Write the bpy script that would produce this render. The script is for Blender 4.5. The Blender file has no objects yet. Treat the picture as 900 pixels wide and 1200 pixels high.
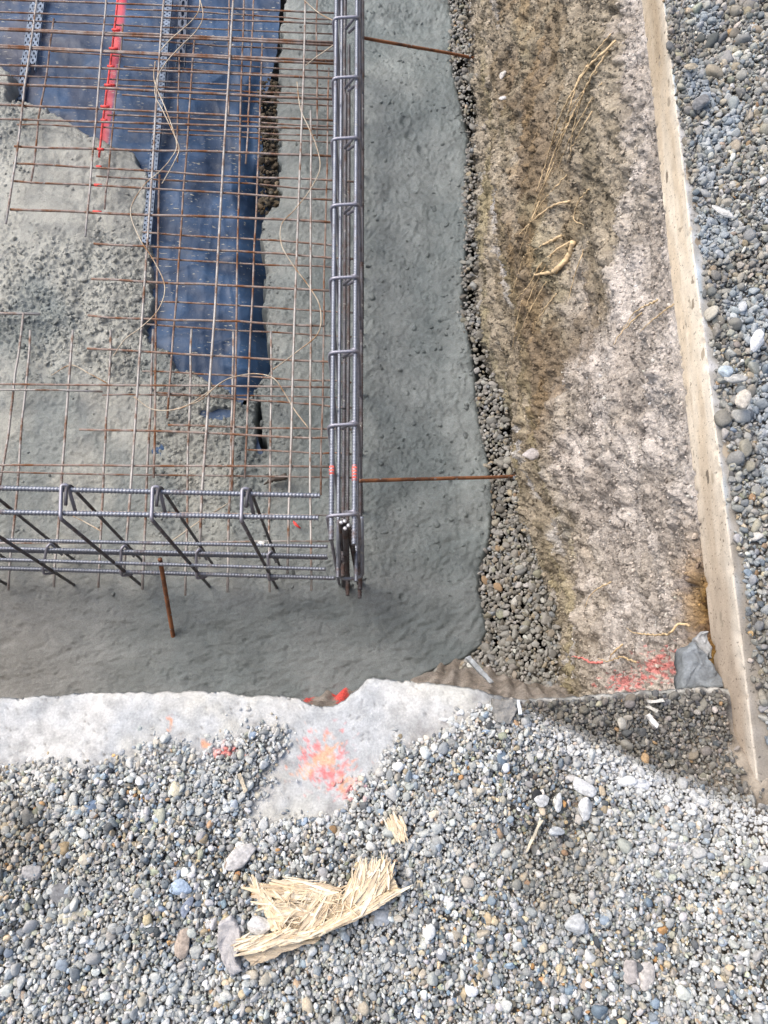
import bpy, math, random
import numpy as np
from mathutils import Vector, Matrix
random.seed(7); RNG = np.random.default_rng(11)
S = bpy.context.scene; COL = S.collection
CAMH = 1.5; F = 900.0

# ------------------------------------------------------------------ camera and plan coordinates
def _setup(nad=(438, 923)):
    d = np.array([nad[0]-450, -(nad[1]-600), -F], float); d /= np.linalg.norm(d)
    up = -d; ax = np.array([0, 0, -1.]); fw = ax-ax.dot(up)*up; fw /= np.linalg.norm(fw)
    return np.array([np.cross(fw, up), fw, up])
R = _setup()
def unit(px, py):
    v = R @ np.array([px-450., -(py-600.), -F]); return v[:2]/-v[2]
def at(px, py, dep):                       # survey point: where a sight line meets the level `dep` metres below the eye
    u = unit(px, py)*dep; return np.array([u[0], u[1], CAMH-dep])
def plan(x, y, dep):                       # survey coordinates of points on the level `dep`
    w = np.stack([x, y, np.full_like(x, -dep)]); c = R.T @ w.reshape(3, -1)
    return (450+F*c[0]/-c[2]).reshape(x.shape), (600-F*c[1]/-c[2]).reshape(x.shape)

# ------------------------------------------------------------------ noise
_P = RNG.permutation(256); _P = np.concatenate([_P, _P, _P])
_G = RNG.normal(size=(256, 3)); _G /= np.linalg.norm(_G, axis=1)[:, None]
def perlin(x, y, z=0.0):
    x = np.asarray(x, float); y = np.asarray(y, float); z = np.broadcast_to(np.asarray(z, float), x.shape)
    xi = np.floor(x).astype(int); yi = np.floor(y).astype(int); zi = np.floor(z).astype(int)
    xf = x-xi; yf = y-yi; zf = z-zi
    fd = lambda t: t*t*t*(t*(t*6-15)+10)
    u, v, w = fd(xf), fd(yf), fd(zf); out = 0
    for a in (0, 1):
        for b in (0, 1):
            for c in (0, 1):
                g = _G[_P[_P[_P[(xi+a) & 255]+((yi+b) & 255)]+((zi+c) & 255)]]
                dt = g[..., 0]*(xf-a)+g[..., 1]*(yf-b)+g[..., 2]*(zf-c)
                out = out+dt*(u if a else 1-u)*(v if b else 1-v)*(w if c else 1-w)
    return out*1.5
def fbm(x, y, z=0.0, o=4, g=.5):
    s = 0; a = 1; f = 1
    for i in range(o):
        s = s+a*perlin(np.asarray(x)*f+i*17.3, np.asarray(y)*f+i*5.1, np.asarray(z)*f+i*9.7); a *= g; f *= 2.03
    return s
_W = RNG.random((256, 3))
def worley(x, y):                          # distance to nearest random point, and that point's random value
    x = np.asarray(x, float); y = np.asarray(y, float)
    xi = np.floor(x).astype(int); yi = np.floor(y).astype(int)
    best = np.full(x.shape, 9.); val = np.zeros(x.shape)
    for a in (-1, 0, 1):
        for b in (-1, 0, 1):
            h = _P[_P[(xi+a) & 255]+((yi+b) & 255)]; p = _W[h]
            d = np.hypot(xi+a+p[..., 0]-x, yi+b+p[..., 1]-y)
            m = d < best; best = np.where(m, d, best); val = np.where(m, p[..., 2], val)
    return best, val
def smooth(e0, e1, x):
    t = np.clip((x-e0)/(e1-e0), 0, 1); return t*t*(3-2*t)
def sdf(poly, x, y):                       # signed distance to a polygon, negative inside
    d = np.full(x.shape, 1e9); ins = np.zeros(x.shape, bool); n = len(poly)
    for i in range(n):
        ax, ay = poly[i]; bx, by = poly[(i+1) % n]
        ex, ey = bx-ax, by-ay; wx, wy = x-ax, y-ay
        t = np.clip((wx*ex+wy*ey)/(ex*ex+ey*ey+1e-12), 0, 1)
        d = np.minimum(d, np.hypot(wx-ex*t, wy-ey*t))
        c = ((ay <= y) & (by > y)) | ((by <= y) & (ay > y))
        with np.errstate(divide='ignore', invalid='ignore'):
            xc = ax+(y-ay)*(ex)/(ey if ey != 0 else 1e-12)
        ins ^= c & (x < xc)
    return np.where(ins, -d, d)
def lerp(a, b, t):
    t = np.asarray(t)[..., None]; return np.asarray(a)*(1-t)+np.asarray(b)*t

# ------------------------------------------------------------------ meshes and objects
def raw_mesh(name, V, Fc, cols=None, smooth_sh=True):
    """V (n,3); Fc (m,k) one array, or a list of such arrays."""
    me = bpy.data.meshes.new(name); V = np.asarray(V, np.float32)
    Fl = [np.asarray(f, np.int32) for f in (Fc if isinstance(Fc, list) else [Fc]) if len(f)]
    me.vertices.add(len(V)); me.vertices.foreach_set('co', V.ravel())
    idx = np.concatenate([f.ravel() for f in Fl]); me.loops.add(len(idx)); me.loops.foreach_set('vertex_index', idx)
    st = []; o = 0
    for f in Fl:
        st.append(o+np.arange(len(f))*f.shape[1]); o += f.size
    st = np.concatenate(st).astype(np.int32)
    me.polygons.add(len(st)); me.polygons.foreach_set('loop_start', st)
    me.update(calc_edges=True)
    me.polygons.foreach_set('use_smooth', np.full(len(st), smooth_sh))
    if cols is not None:
        a = me.color_attributes.new('Col', 'FLOAT_COLOR', 'POINT')
        c = np.ones((len(V), 4), np.float32); c[:, :3] = cols; a.data.foreach_set('color', c.ravel())
    me.validate(); return me
def tag(o, label, cat=None, group=None, kind=None):
    o['label'] = label
    if cat: o['category'] = cat
    if group: o['group'] = group
    if kind: o['kind'] = kind
    return o
def thing(name, loc, label, cat, group=None):
    o = bpy.data.objects.new(name, None); COL.objects.link(o); o.location = [float(v) for v in loc]; o.empty_display_size = .05
    return tag(o, label, cat, group)
def world_loc(o):
    v = np.zeros(3)
    while o is not None: v += np.array(o.location); o = o.parent
    return v
def link(name, me, m, parent=None, base=None):
    """link a mesh given in world coordinates; its origin goes to `base`"""
    o = bpy.data.objects.new(name, me); COL.objects.link(o); me.materials.append(m)
    n = len(me.vertices); co = np.empty(n*3, np.float32); me.vertices.foreach_get('co', co); co = co.reshape(-1, 3)
    b = np.array(base if base is not None else [co[:, 0].mean(), co[:, 1].mean(), co[:, 2].min()], float)
    co -= b.astype(np.float32); me.vertices.foreach_set('co', co.ravel()); me.update()
    if parent is not None: o.parent = parent; b = b-world_loc(parent)
    o.location = b.tolist(); return o
class MB:
    def __init__(s): s.V = []; s.F = {}; s.n = 0; s.C = []
    def add(s, V, *Fs, col=None):
        V = np.asarray(V, float).reshape(-1, 3)
        for f in Fs:
            f = np.asarray(f, int)
            if len(f): s.F.setdefault(f.shape[1], []).append(f+s.n)
        s.V.append(V); s.n += len(V)
        if col is not None: s.C.append(np.broadcast_to(col, V.shape))
        return s
    def build(s, name, m, parent=None, base=None, sm=True):
        me = raw_mesh(name, np.concatenate(s.V), [np.concatenate(v) for v in s.F.values()], np.concatenate(s.C) if s.C else None, sm)
        return link(name, me, m, parent, base)
def grid_faces(nr, nc):
    i = np.arange(nr*nc).reshape(nr, nc)
    return np.stack([i[:-1, :-1], i[:-1, 1:], i[1:, 1:], i[1:, :-1]], -1).reshape(-1, 4)
def fillet(pts, rad, n=5):
    pts = [np.array(p, float) for p in pts]; out = [pts[0]]
    for a, b, c in zip(pts, pts[1:], pts[2:]):
        u = a-b; v = c-b; lu, lv = np.linalg.norm(u), np.linalg.norm(v); r = min(rad, lu*.45, lv*.45)
        p, q = b+u/lu*r, b+v/lv*r
        for t in np.linspace(0, 1, n): out.append((1-t)**2*p+2*t*(1-t)*b+t*t*q)
    out.append(pts[-1]); return np.array(out)
def resample(pts, step):
    pts = np.asarray(pts, float); d = np.linalg.norm(np.diff(pts, axis=0), axis=1); s = np.concatenate([[0], np.cumsum(d)])
    n = max(2, int(s[-1]/step)+1); t = np.linspace(0, s[-1], n)
    return np.stack([np.interp(t, s, pts[:, k]) for k in range(3)], 1), t
def spline(pts, step=.01):                 # Catmull-Rom through points
    p = np.asarray(pts, float); p = np.vstack([2*p[0]-p[1], p, 2*p[-1]-p[-2]]); out = []
    for i in range(1, len(p)-2):
        t = np.linspace(0, 1, 12, endpoint=False)[:, None]
        out.append(.5*((2*p[i])+(-p[i-1]+p[i+1])*t+(2*p[i-1]-5*p[i]+4*p[i+1]-p[i+2])*t*t+(-p[i-1]+3*p[i]-3*p[i+1]+p[i+2])*t**3))
    out.append(p[-2][None]); return resample(np.vstack(out), step)[0]
def tube(pts, r, seg=8, rib=0.0, pitch=.009, taper=None, wob=0.0):
    """swept round bar with closed ends; rib > 0 rolls raised deformations onto it"""
    pts = np.asarray(pts, float)
    if rib: pts, t = resample(pts, pitch/3)
    else: t = np.concatenate([[0], np.cumsum(np.linalg.norm(np.diff(pts, axis=0), axis=1))])
    n = len(pts); T = np.gradient(pts, axis=0); T /= np.linalg.norm(T, axis=1)[:, None]+1e-12
    N = np.cross(T[0], [0, 0, 1.]) if abs(T[0][2]) < .9 else np.cross(T[0], [1., 0, 0]); N /= np.linalg.norm(N)
    Ns = np.empty_like(pts)
    for i in range(n):
        N = N-T[i]*N.dot(T[i]); N /= np.linalg.norm(N); Ns[i] = N
    B = np.cross(T, Ns); a = np.arange(seg)*2*math.pi/seg
    rr = np.full((n, seg), float(r))
    if rib: rr = rr*(1+rib*((np.round(t/(pitch/3)).astype(int) % 3) == 0)[:, None]*(.55+.45*np.abs(np.sin(a)))[None])
    if taper is not None: rr = rr*np.interp(np.linspace(0, 1, n), np.linspace(0, 1, len(taper)), taper)[:, None]
    if wob: rr = rr*(1+wob*RNG.normal(size=rr.shape))
    V = pts[:, None]+rr[..., None]*(np.cos(a)[None, :, None]*Ns[:, None]+np.sin(a)[None, :, None]*B[:, None])
    i = np.arange(n*seg).reshape(n, seg); j = np.roll(i, -1, 1)
    q = np.stack([i[:-1], j[:-1], j[1:], i[1:]], -1).reshape(-1, 4)
    V = np.vstack([V.reshape(-1, 3), pts[0], pts[-1]])
    caps = np.concatenate([np.stack([j[0], i[0], np.full(seg, n*seg)], 1), np.stack([i[-1], j[-1], np.full(seg, n*seg+1)], 1)])
    return V, q, caps
def bent(a, b, n=9, amp=.003):             # a nearly straight wire
    t = np.linspace(0, 1, n)[:, None]; p = np.asarray(a)*(1-t)+np.asarray(b)*t
    k = RNG.normal(size=(n, 3))*amp; k = (k+np.roll(k, 1, 0)+np.roll(k, -1, 0))/2; k[0] = k[-1] = 0
    return p+k

# ------------------------------------------------------------------ materials
class NT:
    def __init__(s, name):
        s.m = bpy.data.materials.new(name); s.m.use_nodes = True; s.t = s.m.node_tree; s.b = s.t.nodes['Principled BSDF']
    def n(s, ty, **kw):
        nd = s.t.nodes.new('ShaderNode'+ty)
        for k, v in kw.items():
            if k.startswith('i_'):
                key = k[2:].replace('_', ' '); nd.inputs[int(key) if key.isdigit() else key].default_value = v
            else: setattr(nd, k, v)
        return nd
    def l(s, a, b): s.t.links.new(a, b)
    def co(s): return s.n('TexCoord').outputs['Object']
    def noise(s, scale, detail=4, rough=.55, vec=None):
        nd = s.n('TexNoise', i_Scale=scale, i_Detail=detail, i_Roughness=rough); s.l(vec or s.co(), nd.inputs['Vector']); return nd.outputs['Fac']
    def ramp(s, fac, stops):
        r = s.n('ValToRGB'); e = r.color_ramp.elements
        for i, (p, c) in enumerate(stops):
            x = e[i] if i < 2 else e.new(p)
            x.position = p; x.color = (c, c, c, 1) if isinstance(c, (int, float)) else (*c, 1)
        s.l(fac, r.inputs[0]); return r.outputs[0]
    def mix(s, fac, a, b, mode='MIX'):
        m = s.n('Mix', data_type='RGBA', blend_type=mode)
        for k, v in ((0, fac), (6, a), (7, b)):
            if hasattr(v, 'links'): s.l(v, m.inputs[k])
            else: m.inputs[k].default_value = v if k == 0 else (*v, 1)
        return m.outputs[2]
    def attr(s): return s.n('Attribute', attribute_name='Col').outputs['Color']
    def bump(s, h, st=.5, dist=.004, prev=None):
        b = s.n('Bump', i_Strength=st, i_Distance=dist); s.l(h, b.inputs['Height'])
        if prev is not None: s.l(prev, b.inputs['Normal'])
        s.l(b.outputs[0], s.b.inputs['Normal']); return b.outputs[0]
    def out(s, col, rough=.8, metal=0., spec=.5):
        for k, v in (('Base Color', col), ('Roughness', rough), ('Metallic', metal), ('Specular IOR Level', spec)):
            if hasattr(v, 'links'): s.l(v, s.b.inputs[k])
            else: s.b.inputs[k].default_value = (*v, 1) if k == 'Base Color' else v
        return s.m
def m_attr(name, amp=(.75, 1.2), scale=120, rough=.85, spec=.4, bst=.6, bdist=.003, scale2=None, tint=None):
    k = NT(name); a = k.attr(); v = k.ramp(k.noise(scale, 6, .65), [(.3, amp[0]), (.7, amp[1])]); c = k.mix(1., a, v, 'MULTIPLY')
    if scale2:
        w = k.ramp(k.noise(scale2, 3), [(.35, .85), (.65, 1.12)]); c = k.mix(1., c, w, 'MULTIPLY')
    p = k.bump(k.noise(scale*1.3, 7, .7), bst, bdist); return k.out(c, rough, 0, spec)
M = {}
M['concrete'] = None
k = NT('wet_concrete'); a = k.attr()
c = k.mix(1., a, k.ramp(k.noise(9, 5), [(.3, .82), (.7, 1.15)]), 'MULTIPLY')
c = k.mix(1., c, k.ramp(k.noise(210, 5, .75), [(.3, .68), (.7, 1.28)]), 'MULTIPLY')
p = k.bump(k.noise(230, 7, .75), .9, .004); p = k.bump(k.noise(60, 6, .65), .45, .007, p)
M['concrete'] = k.out(c, k.ramp(k.noise(14, 4), [(.35, .27), (.7, .5)]), 0, .5)
M['soil'] = m_attr('dry_soil', (.6, 1.35), 150, .95, .2, 1., .006, 22)
M['gravel'] = m_attr('gravel_stone', (.74, 1.2), 240, .9, .2, .8, .0016)
M['pave'] = m_attr('dusty_pavement', (.80, 1.14), 230, .95, .2, .8, .0025, 34)
k = NT('sawn_concrete_face'); co = k.co()
v = k.n('TexVoronoi', i_Scale=32., i_Randomness=1.); mp = k.n('Mapping'); mp.inputs['Scale'].default_value = (1, .55, 1.0); k.l(co, mp.inputs[0])
nz = k.n('TexNoise', i_Scale=60., i_Detail=3.); k.l(co, nz.inputs['Vector'])
va = k.n('VectorMath', operation='MULTIPLY_ADD'); va.inputs[1].default_value = (.016,)*3; k.l(nz.outputs['Color'], va.inputs[0]); k.l(mp.outputs[0], va.inputs[2]); k.l(va.outputs[0], v.inputs['Vector'])
sep = k.n('SeparateColor'); k.l(v.outputs['Color'], sep.inputs[0])
thr = k.n('Math', operation='MULTIPLY'); k.l(k.ramp(sep.outputs[0], [(.62, 0.), (.64, 1.)]), thr.inputs[0]); k.l(k.ramp(v.outputs['Distance'], [(.37, 1.), (.41, 0.)]), thr.inputs[1])
base = k.mix(1., k.attr(), k.ramp(k.noise(25, 5), [(.3, .86), (.7, 1.08)]), 'MULTIPLY')
base = k.mix(1., base, k.ramp(k.noise(320, 3), [(.3, .85), (.7, 1.1)]), 'MULTIPLY')
stone = k.mix(sep.outputs[1], (.14, .115, .09), (.42, .36, .28))
spk = k.ramp(k.noise(130, 2, .4), [(.30, .45), (.36, 1.)]); base = k.mix(1., base, spk, 'MULTIPLY')
k.bump(k.noise(200, 5), .35, .0015)
M['sawn'] = k.out(k.mix(thr.outputs[0], base, stone), .85, 0, .3)
def steel(name, c1, c2, rust, r0, r1, metal=.55, rough=.42, paint=None):
    k = NT(name); co = k.co()
    c = k.mix(k.noise(35, 4), c1, c2); f = k.ramp(k.noise(12, 6, .7), [(r0, 0.), (r1, 1.)])
    c = k.mix(f, c, k.mix(k.noise(90, 3), rust, tuple(x*.35 for x in rust)))
    sp = k.ramp(k.noise(48, 4, .6), [(.62, 0.), (.68, .8)]); c = k.mix(sp, c, (.30, .305, .29))
    k.bump(k.noise(300, 3), .4, .0008)
    return k.out(c, k.ramp(f, [(0., rough), (1., .85)]), k.ramp(f, [(0., metal), (1., 0.)]), .5)
M['rebar'] = steel('rebar_steel', (.13, .145, .18), (.30, .32, .37), (.17, .09, .06), .56, .74)
M['dark'] = steel('dark_rebar_steel', (.05, .05, .055), (.16, .16, .18), (.10, .055, .04), .45, .65, .4, .5)
M['stirrup'] = steel('stirrup_steel', (.20, .20, .235), (.38, .38, .44), (.15, .10, .09), .58, .76, .5, .45)
M['rusty'] = steel('rusty_wire', (.20, .15, .13), (.42, .38, .35), (.26, .105, .04), .40, .60, .15, .65)
M['grey'] = steel('greyish_wire', (.27, .25, .235), (.50, .48, .455), (.24, .11, .05), .47, .64, .25, .55)
M['rod'] = steel('rust_rod', (.22, .09, .045), (.36, .15, .06), (.10, .045, .03), .45, .65, .05, .85)
M['tie'] = steel('tie_wire', (.42, .36, .27), (.60, .54, .44), (.42, .20, .06), .48, .64, .25, .55)
def flat(name, c, rough=.7, var=.25, sc=60, metal=0, bump=.4, bd=.002):
    k = NT(name); v = k.ramp(k.noise(sc, 5), [(.3, 1-var), (.7, 1+var)]); k.bump(k.noise(sc*2, 5), bump, bd)
    return k.out(k.mix(1., c, v, 'MULTIPLY'), rough, metal)
M['paint'] = flat('fluorescent_pink_paint', (.85, .16, .12), .6, .15)
M['redpaint'] = flat('red_marking_paint', (.80, .07, .06), .55, .3, 25)
M['cut'] = flat('bright_cut_steel', (.75, .75, .78), .35, .1, 60, .6)
M['galv'] = flat('galvanised_steel', (.16, .205, .275), .55, .45, 30, .15)
M['darkgalv'] = flat('shaded_galvanised_steel', (.085, .105, .145), .6, .3, 30, .1)
M['root'] = flat('dry_root', (.62, .47, .28), .85, .35, 70)
M['pinkroot'] = flat('painted_root', (.80, .25, .22), .8, .35, 70)
def fibre(name, c1, c2, rot):
    k = NT(name); mp = k.n('Mapping'); mp.inputs['Rotation'].default_value = (0, 0, rot); mp.inputs['Scale'].default_value = (26, 260, 120); k.l(k.co(), mp.inputs[0])
    f = k.noise(1.0, 5, .6, mp.outputs[0]); c = k.mix(k.ramp(f, [(.32, 0.), (.62, 1.)]), c1, c2); c = k.mix(k.ramp(k.noise(38, 4), [(.55, 0.), (.7, .6)]), c, (.40, .31, .20)); k.bump(f, 1., .004)
    return k.out(c, .85, 0, .25)
M['wood'] = fibre('fresh_splintered_wood', (.52, .41, .27), (.82, .70, .51), -.5)
M['oldwood'] = fibre('weathered_splintered_wood', (.30, .23, .16), (.62, .52, .38), -.35)
M['splint'] = m_attr('wood_splinter', (.75, 1.15), 120, .8, .3, .4, .001)
k = NT('blue_sheet'); a = k.attr()
mp = k.n('Mapping'); mp.inputs['Scale'].default_value = (.6, 2.4, 1); k.l(k.co(), mp.inputs[0])
fl = k.n('Math', operation='MULTIPLY'); k.l(k.ramp(k.noise(42, 3, .6, mp.outputs[0]), [(.65, 0.), (.67, 1.)]), fl.inputs[0]); k.l(k.ramp(k.noise(3.2, 2), [(.36, 0.), (.52, 1.)]), fl.inputs[1])
c = k.mix(1., a, k.ramp(k.noise(7, 5), [(.3, .75), (.7, 1.3)]), 'MULTIPLY')
c = k.mix(k.ramp(k.noise(2.6, 5), [(.5, 0.), (.75, .25)]), c, (.07, .10, .17))
c = k.mix(fl.outputs[0], c, (.34, .33, .28))
k.bump(k.noise(28, 4), .5, .008)
M['sheet'] = k.out(c, k.ramp(k.noise(10, 4), [(.3, .42), (.7, .65)]), 0, .4)

# ------------------------------------------------------------------ stones
def ico(sub):
    import bmesh
    bm = bmesh.new(); bmesh.ops.create_icosphere(bm, subdivisions=sub, radius=1)
    V = np.array([v.co[:] for v in bm.verts]); Fc = np.array([[v.index for v in f.verts] for f in bm.faces]); bm.free(); return V, Fc
ICO = {2: ico(2), 3: ico(3), 4: ico(4)}
def stone_shape(sub, rng, ang=.5):
    D, Fc = ICO[sub]; n = rng.normal(size=(11, 3)); n /= np.linalg.norm(n, axis=1)[:, None]; d = rng.uniform(.62, 1.05, 11)
    q = np.maximum(D @ n.T, 1e-3)/d[None]; p = 5+9*ang
    r = ((q**p).sum(1)+.9**p)**(-1/p)
    r = r*(1+.06*perlin(D[:, 0]*2+rng.random()*50, D[:, 1]*2, D[:, 2]*2))
    return D*r[:, None]*np.array([1, rng.uniform(.58, .92), rng.uniform(.40, .70)]), Fc
VAR = {s: [stone_shape(s, RNG, RNG.uniform(.1, 1)) for _ in range(28)] for s in (2, 3)}
def rotmats(n, tilt=.5):
    yaw = RNG.uniform(0, 2*math.pi, n); tx = RNG.normal(0, tilt, n); ty = RNG.normal(0, tilt, n)
    cz, sz, cx, sx, cy, sy = np.cos(yaw), np.sin(yaw), np.cos(tx), np.sin(tx), np.cos(ty), np.sin(ty); o = np.zeros(n); i = np.ones(n)
    Rz = np.stack([cz, -sz, o, sz, cz, o, o, o, i], 1).reshape(-1, 3, 3); Rx = np.stack([i, o, o, o, cx, -sx, o, sx, cx], 1).reshape(-1, 3, 3)
    Ry = np.stack([cy, o, sy, o, i, o, -sy, o, cy], 1).reshape(-1, 3, 3); return Rx @ Ry @ Rz
def pebbles(mb, pos, size, col, tilt=.5, big=.013):
    Rm = rotmats(len(pos), tilt)
    for sub, sel in ((3, size >= big), (2, size < big)):
        ids = np.nonzero(sel)[0]; var = RNG.integers(0, 28, len(ids))
        for v in range(28):
            q = ids[var == v]
            if not len(q): continue
            B, Fc = VAR[sub][v]
            V = np.einsum('nij,vj->nvi', Rm[q]*(size[q]/2)[:, None, None], B)+pos[q][:, None]
            Fa = (Fc[None]+(np.arange(len(q))*len(B))[:, None, None]).reshape(-1, 3)
            mb.add(V.reshape(-1, 3), Fa, col=np.repeat(col[q], len(B), 0))
def jitter(x0, x1, y0, y1, sp):
    xs = np.arange(x0, x1, sp); ys = np.arange(y0, y1, sp*.87); X, Y = np.meshgrid(xs, ys); X = X+(np.arange(len(ys)) % 2)[:, None]*sp/2
    return (X+RNG.uniform(-.5, .5, X.shape)*sp).ravel(), (Y+RNG.uniform(-.5, .5, X.shape)*sp).ravel()
def palette(n, table):
    w = np.array([t[0] for t in table], float); w /= w.sum(); k = RNG.choice(len(table), n, p=w)
    c = np.array([t[1] for t in table], float)[k]; return c*RNG.lognormal(0, .24, n)[:, None]*(1+RNG.normal(0, .018, (n, 3)))
DRY = [(28, (.33, .345, .345)), (22, (.45, .465, .465)), (11, (.57, .585, .585)), (11, (.17, .195, .215)), (8, (.20, .26, .33)), (11, (.39, .36, .30)), (5, (.50, .42, .29)), (5, (.08, .09, .10)), (1.0, (.42, .25, .12)), (2.5, (.70, .71, .70)), (1, (.31, .26, .22)), (3, (.30, .32, .25))]
DARK_STONES = [(30, (.17, .165, .15)), (20, (.23, .22, .20)), (14, (.13, .135, .14)), (8, (.29, .27, .24)), (8, (.20, .18, .145)), (3, (.36, .34, .31)), (4, (.075, .08, .085)), (1, (.32, .22, .12))]  # darker stone colours; in the near basin they carry its painted shade

# ------------------------------------------------------------------ near pavement with its broken edge
EDGE = [(-900, 828), (-300, 822), (-100, 820), (0, 818), (40, 816), (75, 814), (85, 811), (140, 811), (200, 810), (265, 810), (280, 814), (330, 816), (352, 818), (362, 824), (375, 829), (388, 828), (402, 820), (420, 805), (430, 796), (438, 793), (460, 797), (500, 800), (545, 804), (580, 812), (610, 815), (700, 809), (840, 799), (866, 800)]
EP = np.array([at(x, y, 1.5)[:2] for x, y in EDGE])
def y_edge(x): return np.interp(x, EP[:, 0], EP[:, 1])
XW = .712                                   # line of the long saw cut
CREST = [(565, 822), (640, 850), (760, 905), (900, 962), (1100, 1030)]
CP = np.array([at(x, y, 1.5)[:2] for x, y in CREST])
def basin(x, y):                            # 1 in the low corner beside the saw cut; shade painted in there
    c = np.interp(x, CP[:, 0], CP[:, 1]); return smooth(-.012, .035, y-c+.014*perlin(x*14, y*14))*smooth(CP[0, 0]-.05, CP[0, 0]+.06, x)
def near_h(x, y):
    b = basin(x, y)
    heap = .105*smooth(.615, .735, x+.02*perlin(x*16, y*16))*smooth(.15, -.01, y+.015*perlin(x*18, y*18))
    return heap*b-.075*b*smooth(.17, .34, x) + .006*perlin(x*5, y*5)*(1-b) + .003*perlin(x*14, y*14)
PATCH = [(-600, 900), (0, 905), (60, 903), (110, 905), (150, 890), (185, 868), (215, 872), (235, 884), (262, 868), (290, 858), (322, 862), (330, 885), (305, 925), (285, 955), (310, 975), (350, 968), (398, 948), (415, 925), (440, 898), (500, 860), (545, 838), (575, 822), (620, 700), (300, 700), (-600, 700)]
PW = [tuple(at(x, y, 1.5)[:2]) for x, y in PATCH]
xs = np.concatenate([np.linspace(-9, -1.1, 40)[:-1], np.arange(-1.1, .86, .0042), np.linspace(.88, 1.6, 12)])
tin = np.concatenate([np.arange(0, .30, .0042), np.linspace(.3045, .7, 50), np.linspace(.75, 8, 20)])
tdn = np.array([-.134, -.11, -.085, -.06, -.04, -.024, -.012, -.005])
XX, TT = np.meshgrid(xs, np.concatenate([tdn, tin]))
dn = TT < 0; ye = y_edge(XX)+.004*perlin(XX*45, XX*0+3.3)+.002*perlin(XX*140, XX*0+1.3)
YY = np.where(dn, ye-.004-.02*np.abs(TT)+.008*fbm(XX*25, TT*25, 4.)*(np.abs(TT) > .01), ye-TT)
ins = np.where(dn, 0, TT)
ZZ = near_h(XX, np.where(dn, ye, YY))+np.where(dn, TT, 0)+np.where(dn, 0, -.006*(1-smooth(0, .012, ins)))
d = sdf(PW, XX, YY)
pit, _ = worley(XX*55, YY*55); rough = fbm(XX*30, YY*30, o=4)
ZZ += np.where(dn, 0, (.0012*rough)-.003*smooth(.22, .05, pit)*(perlin(XX*18, YY*18) > .1))
pal = smooth(.045, -.03, d+.035*rough+.03*perlin(XX*70, YY*70))
bare = lerp((.47, .48, .48), (.585, .575, .545), smooth(-.3, .5, fbm(XX*7, YY*7)))
bare = lerp(bare, (.36, .365, .36), .75*smooth(-.02, .5, fbm(XX*9+5, YY*9, o=5, g=.6))*smooth(.075, .0, np.abs(d)-.01)+.25*smooth(.2, .5, fbm(XX*22+5, YY*22)))
bare = bare*(1-.20*smooth(.0, .45, fbm(XX*26, YY*26, o=5, g=.65))*smooth(-.25, .3, perlin(XX*6, YY*8)))[..., None]
bare = lerp(bare, (.56, .54, .47), .6*smooth(.05, .4, fbm(XX*5+9, YY*5)))
bare = bare*(1-.35*smooth(.22, .05, pit)*(perlin(XX*18, YY*18) > .1))[..., None]
under = lerp((.20, .19, .18), (.30, .29, .28), smooth(-.4, .4, rough))
col = lerp(under, bare, pal); b = basin(XX, YY)[..., None]; col = col*(1-.45*b)  # pavement colour darkened across the basin to stand for shade
lip = (np.where(dn, 1, smooth(.012, .004, ins+.010*fbm(XX*40, YY*40, o=2)))*smooth(.20, .30, XX))[..., None]; col = col*(1-lip)+lerp((.30, .30, .28), (.46, .45, .42), smooth(-.3, .3, perlin(XX*30, YY*0)))*lip
dirt = (smooth(.56, .66, XX+.04*fbm(XX*20, YY*20, o=2))*smooth(.17, .11, YY))[..., None]; col = col*(1-dirt)+lerp((.23, .20, .165), (.33, .29, .24), smooth(-.3, .3, fbm(XX*30, YY*30)))*dirt
def pinkmask(x, y):
    m = 0
    for (cx, cy, rx, ry, th) in ((380, 888, 26, 24, .0), (398, 915, 24, 15, .15), (372, 905, 30, 14, .3), (268, 880, 22, 10, .45), (200, 848, 5, 8, .1), (240, 874, 6, 5, .1)):
        c = at(cx, cy, 1.5); s = 1.5/F*1.05
        q = np.hypot((x-c[0])/(rx*s), (y-c[1])/(ry*s)); m = np.maximum(m, smooth(.0, .45, (1-q)*.62-th*.6-.02+.60*fbm(x*70+cx, y*70, o=5, g=.75)))
    return m
cr1 = np.abs(perlin(XX*5+.4*perlin(XX*19, YY*19), YY*5+3)); crack = smooth(.010, .003, cr1)*smooth(-.1, .2, perlin(XX*3+5, YY*3))*pal
col = col*(1-.5*crack)[..., None]; ZZ = ZZ-np.where(dn, 0, .002*crack)
pk = pinkmask(XX, YY); oc = lerp((.82, .16, .15), (.80, .36, .18), smooth(-.2, .3, perlin(XX*30, YY*30)))
pk = (pk*.72)[..., None]; col = col*(1-pk)+oc*pk
link('pavement', raw_mesh('pavement', np.stack([XX, YY, ZZ], -1).reshape(-1, 3), grid_faces(*XX.shape), col.reshape(-1, 3)), M['pave'], base=(0, 0, 0))
tag(bpy.data.objects['pavement'], 'pale dusty broken-edged concrete pavement under the near gravel', 'pavement', kind='structure')

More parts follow.
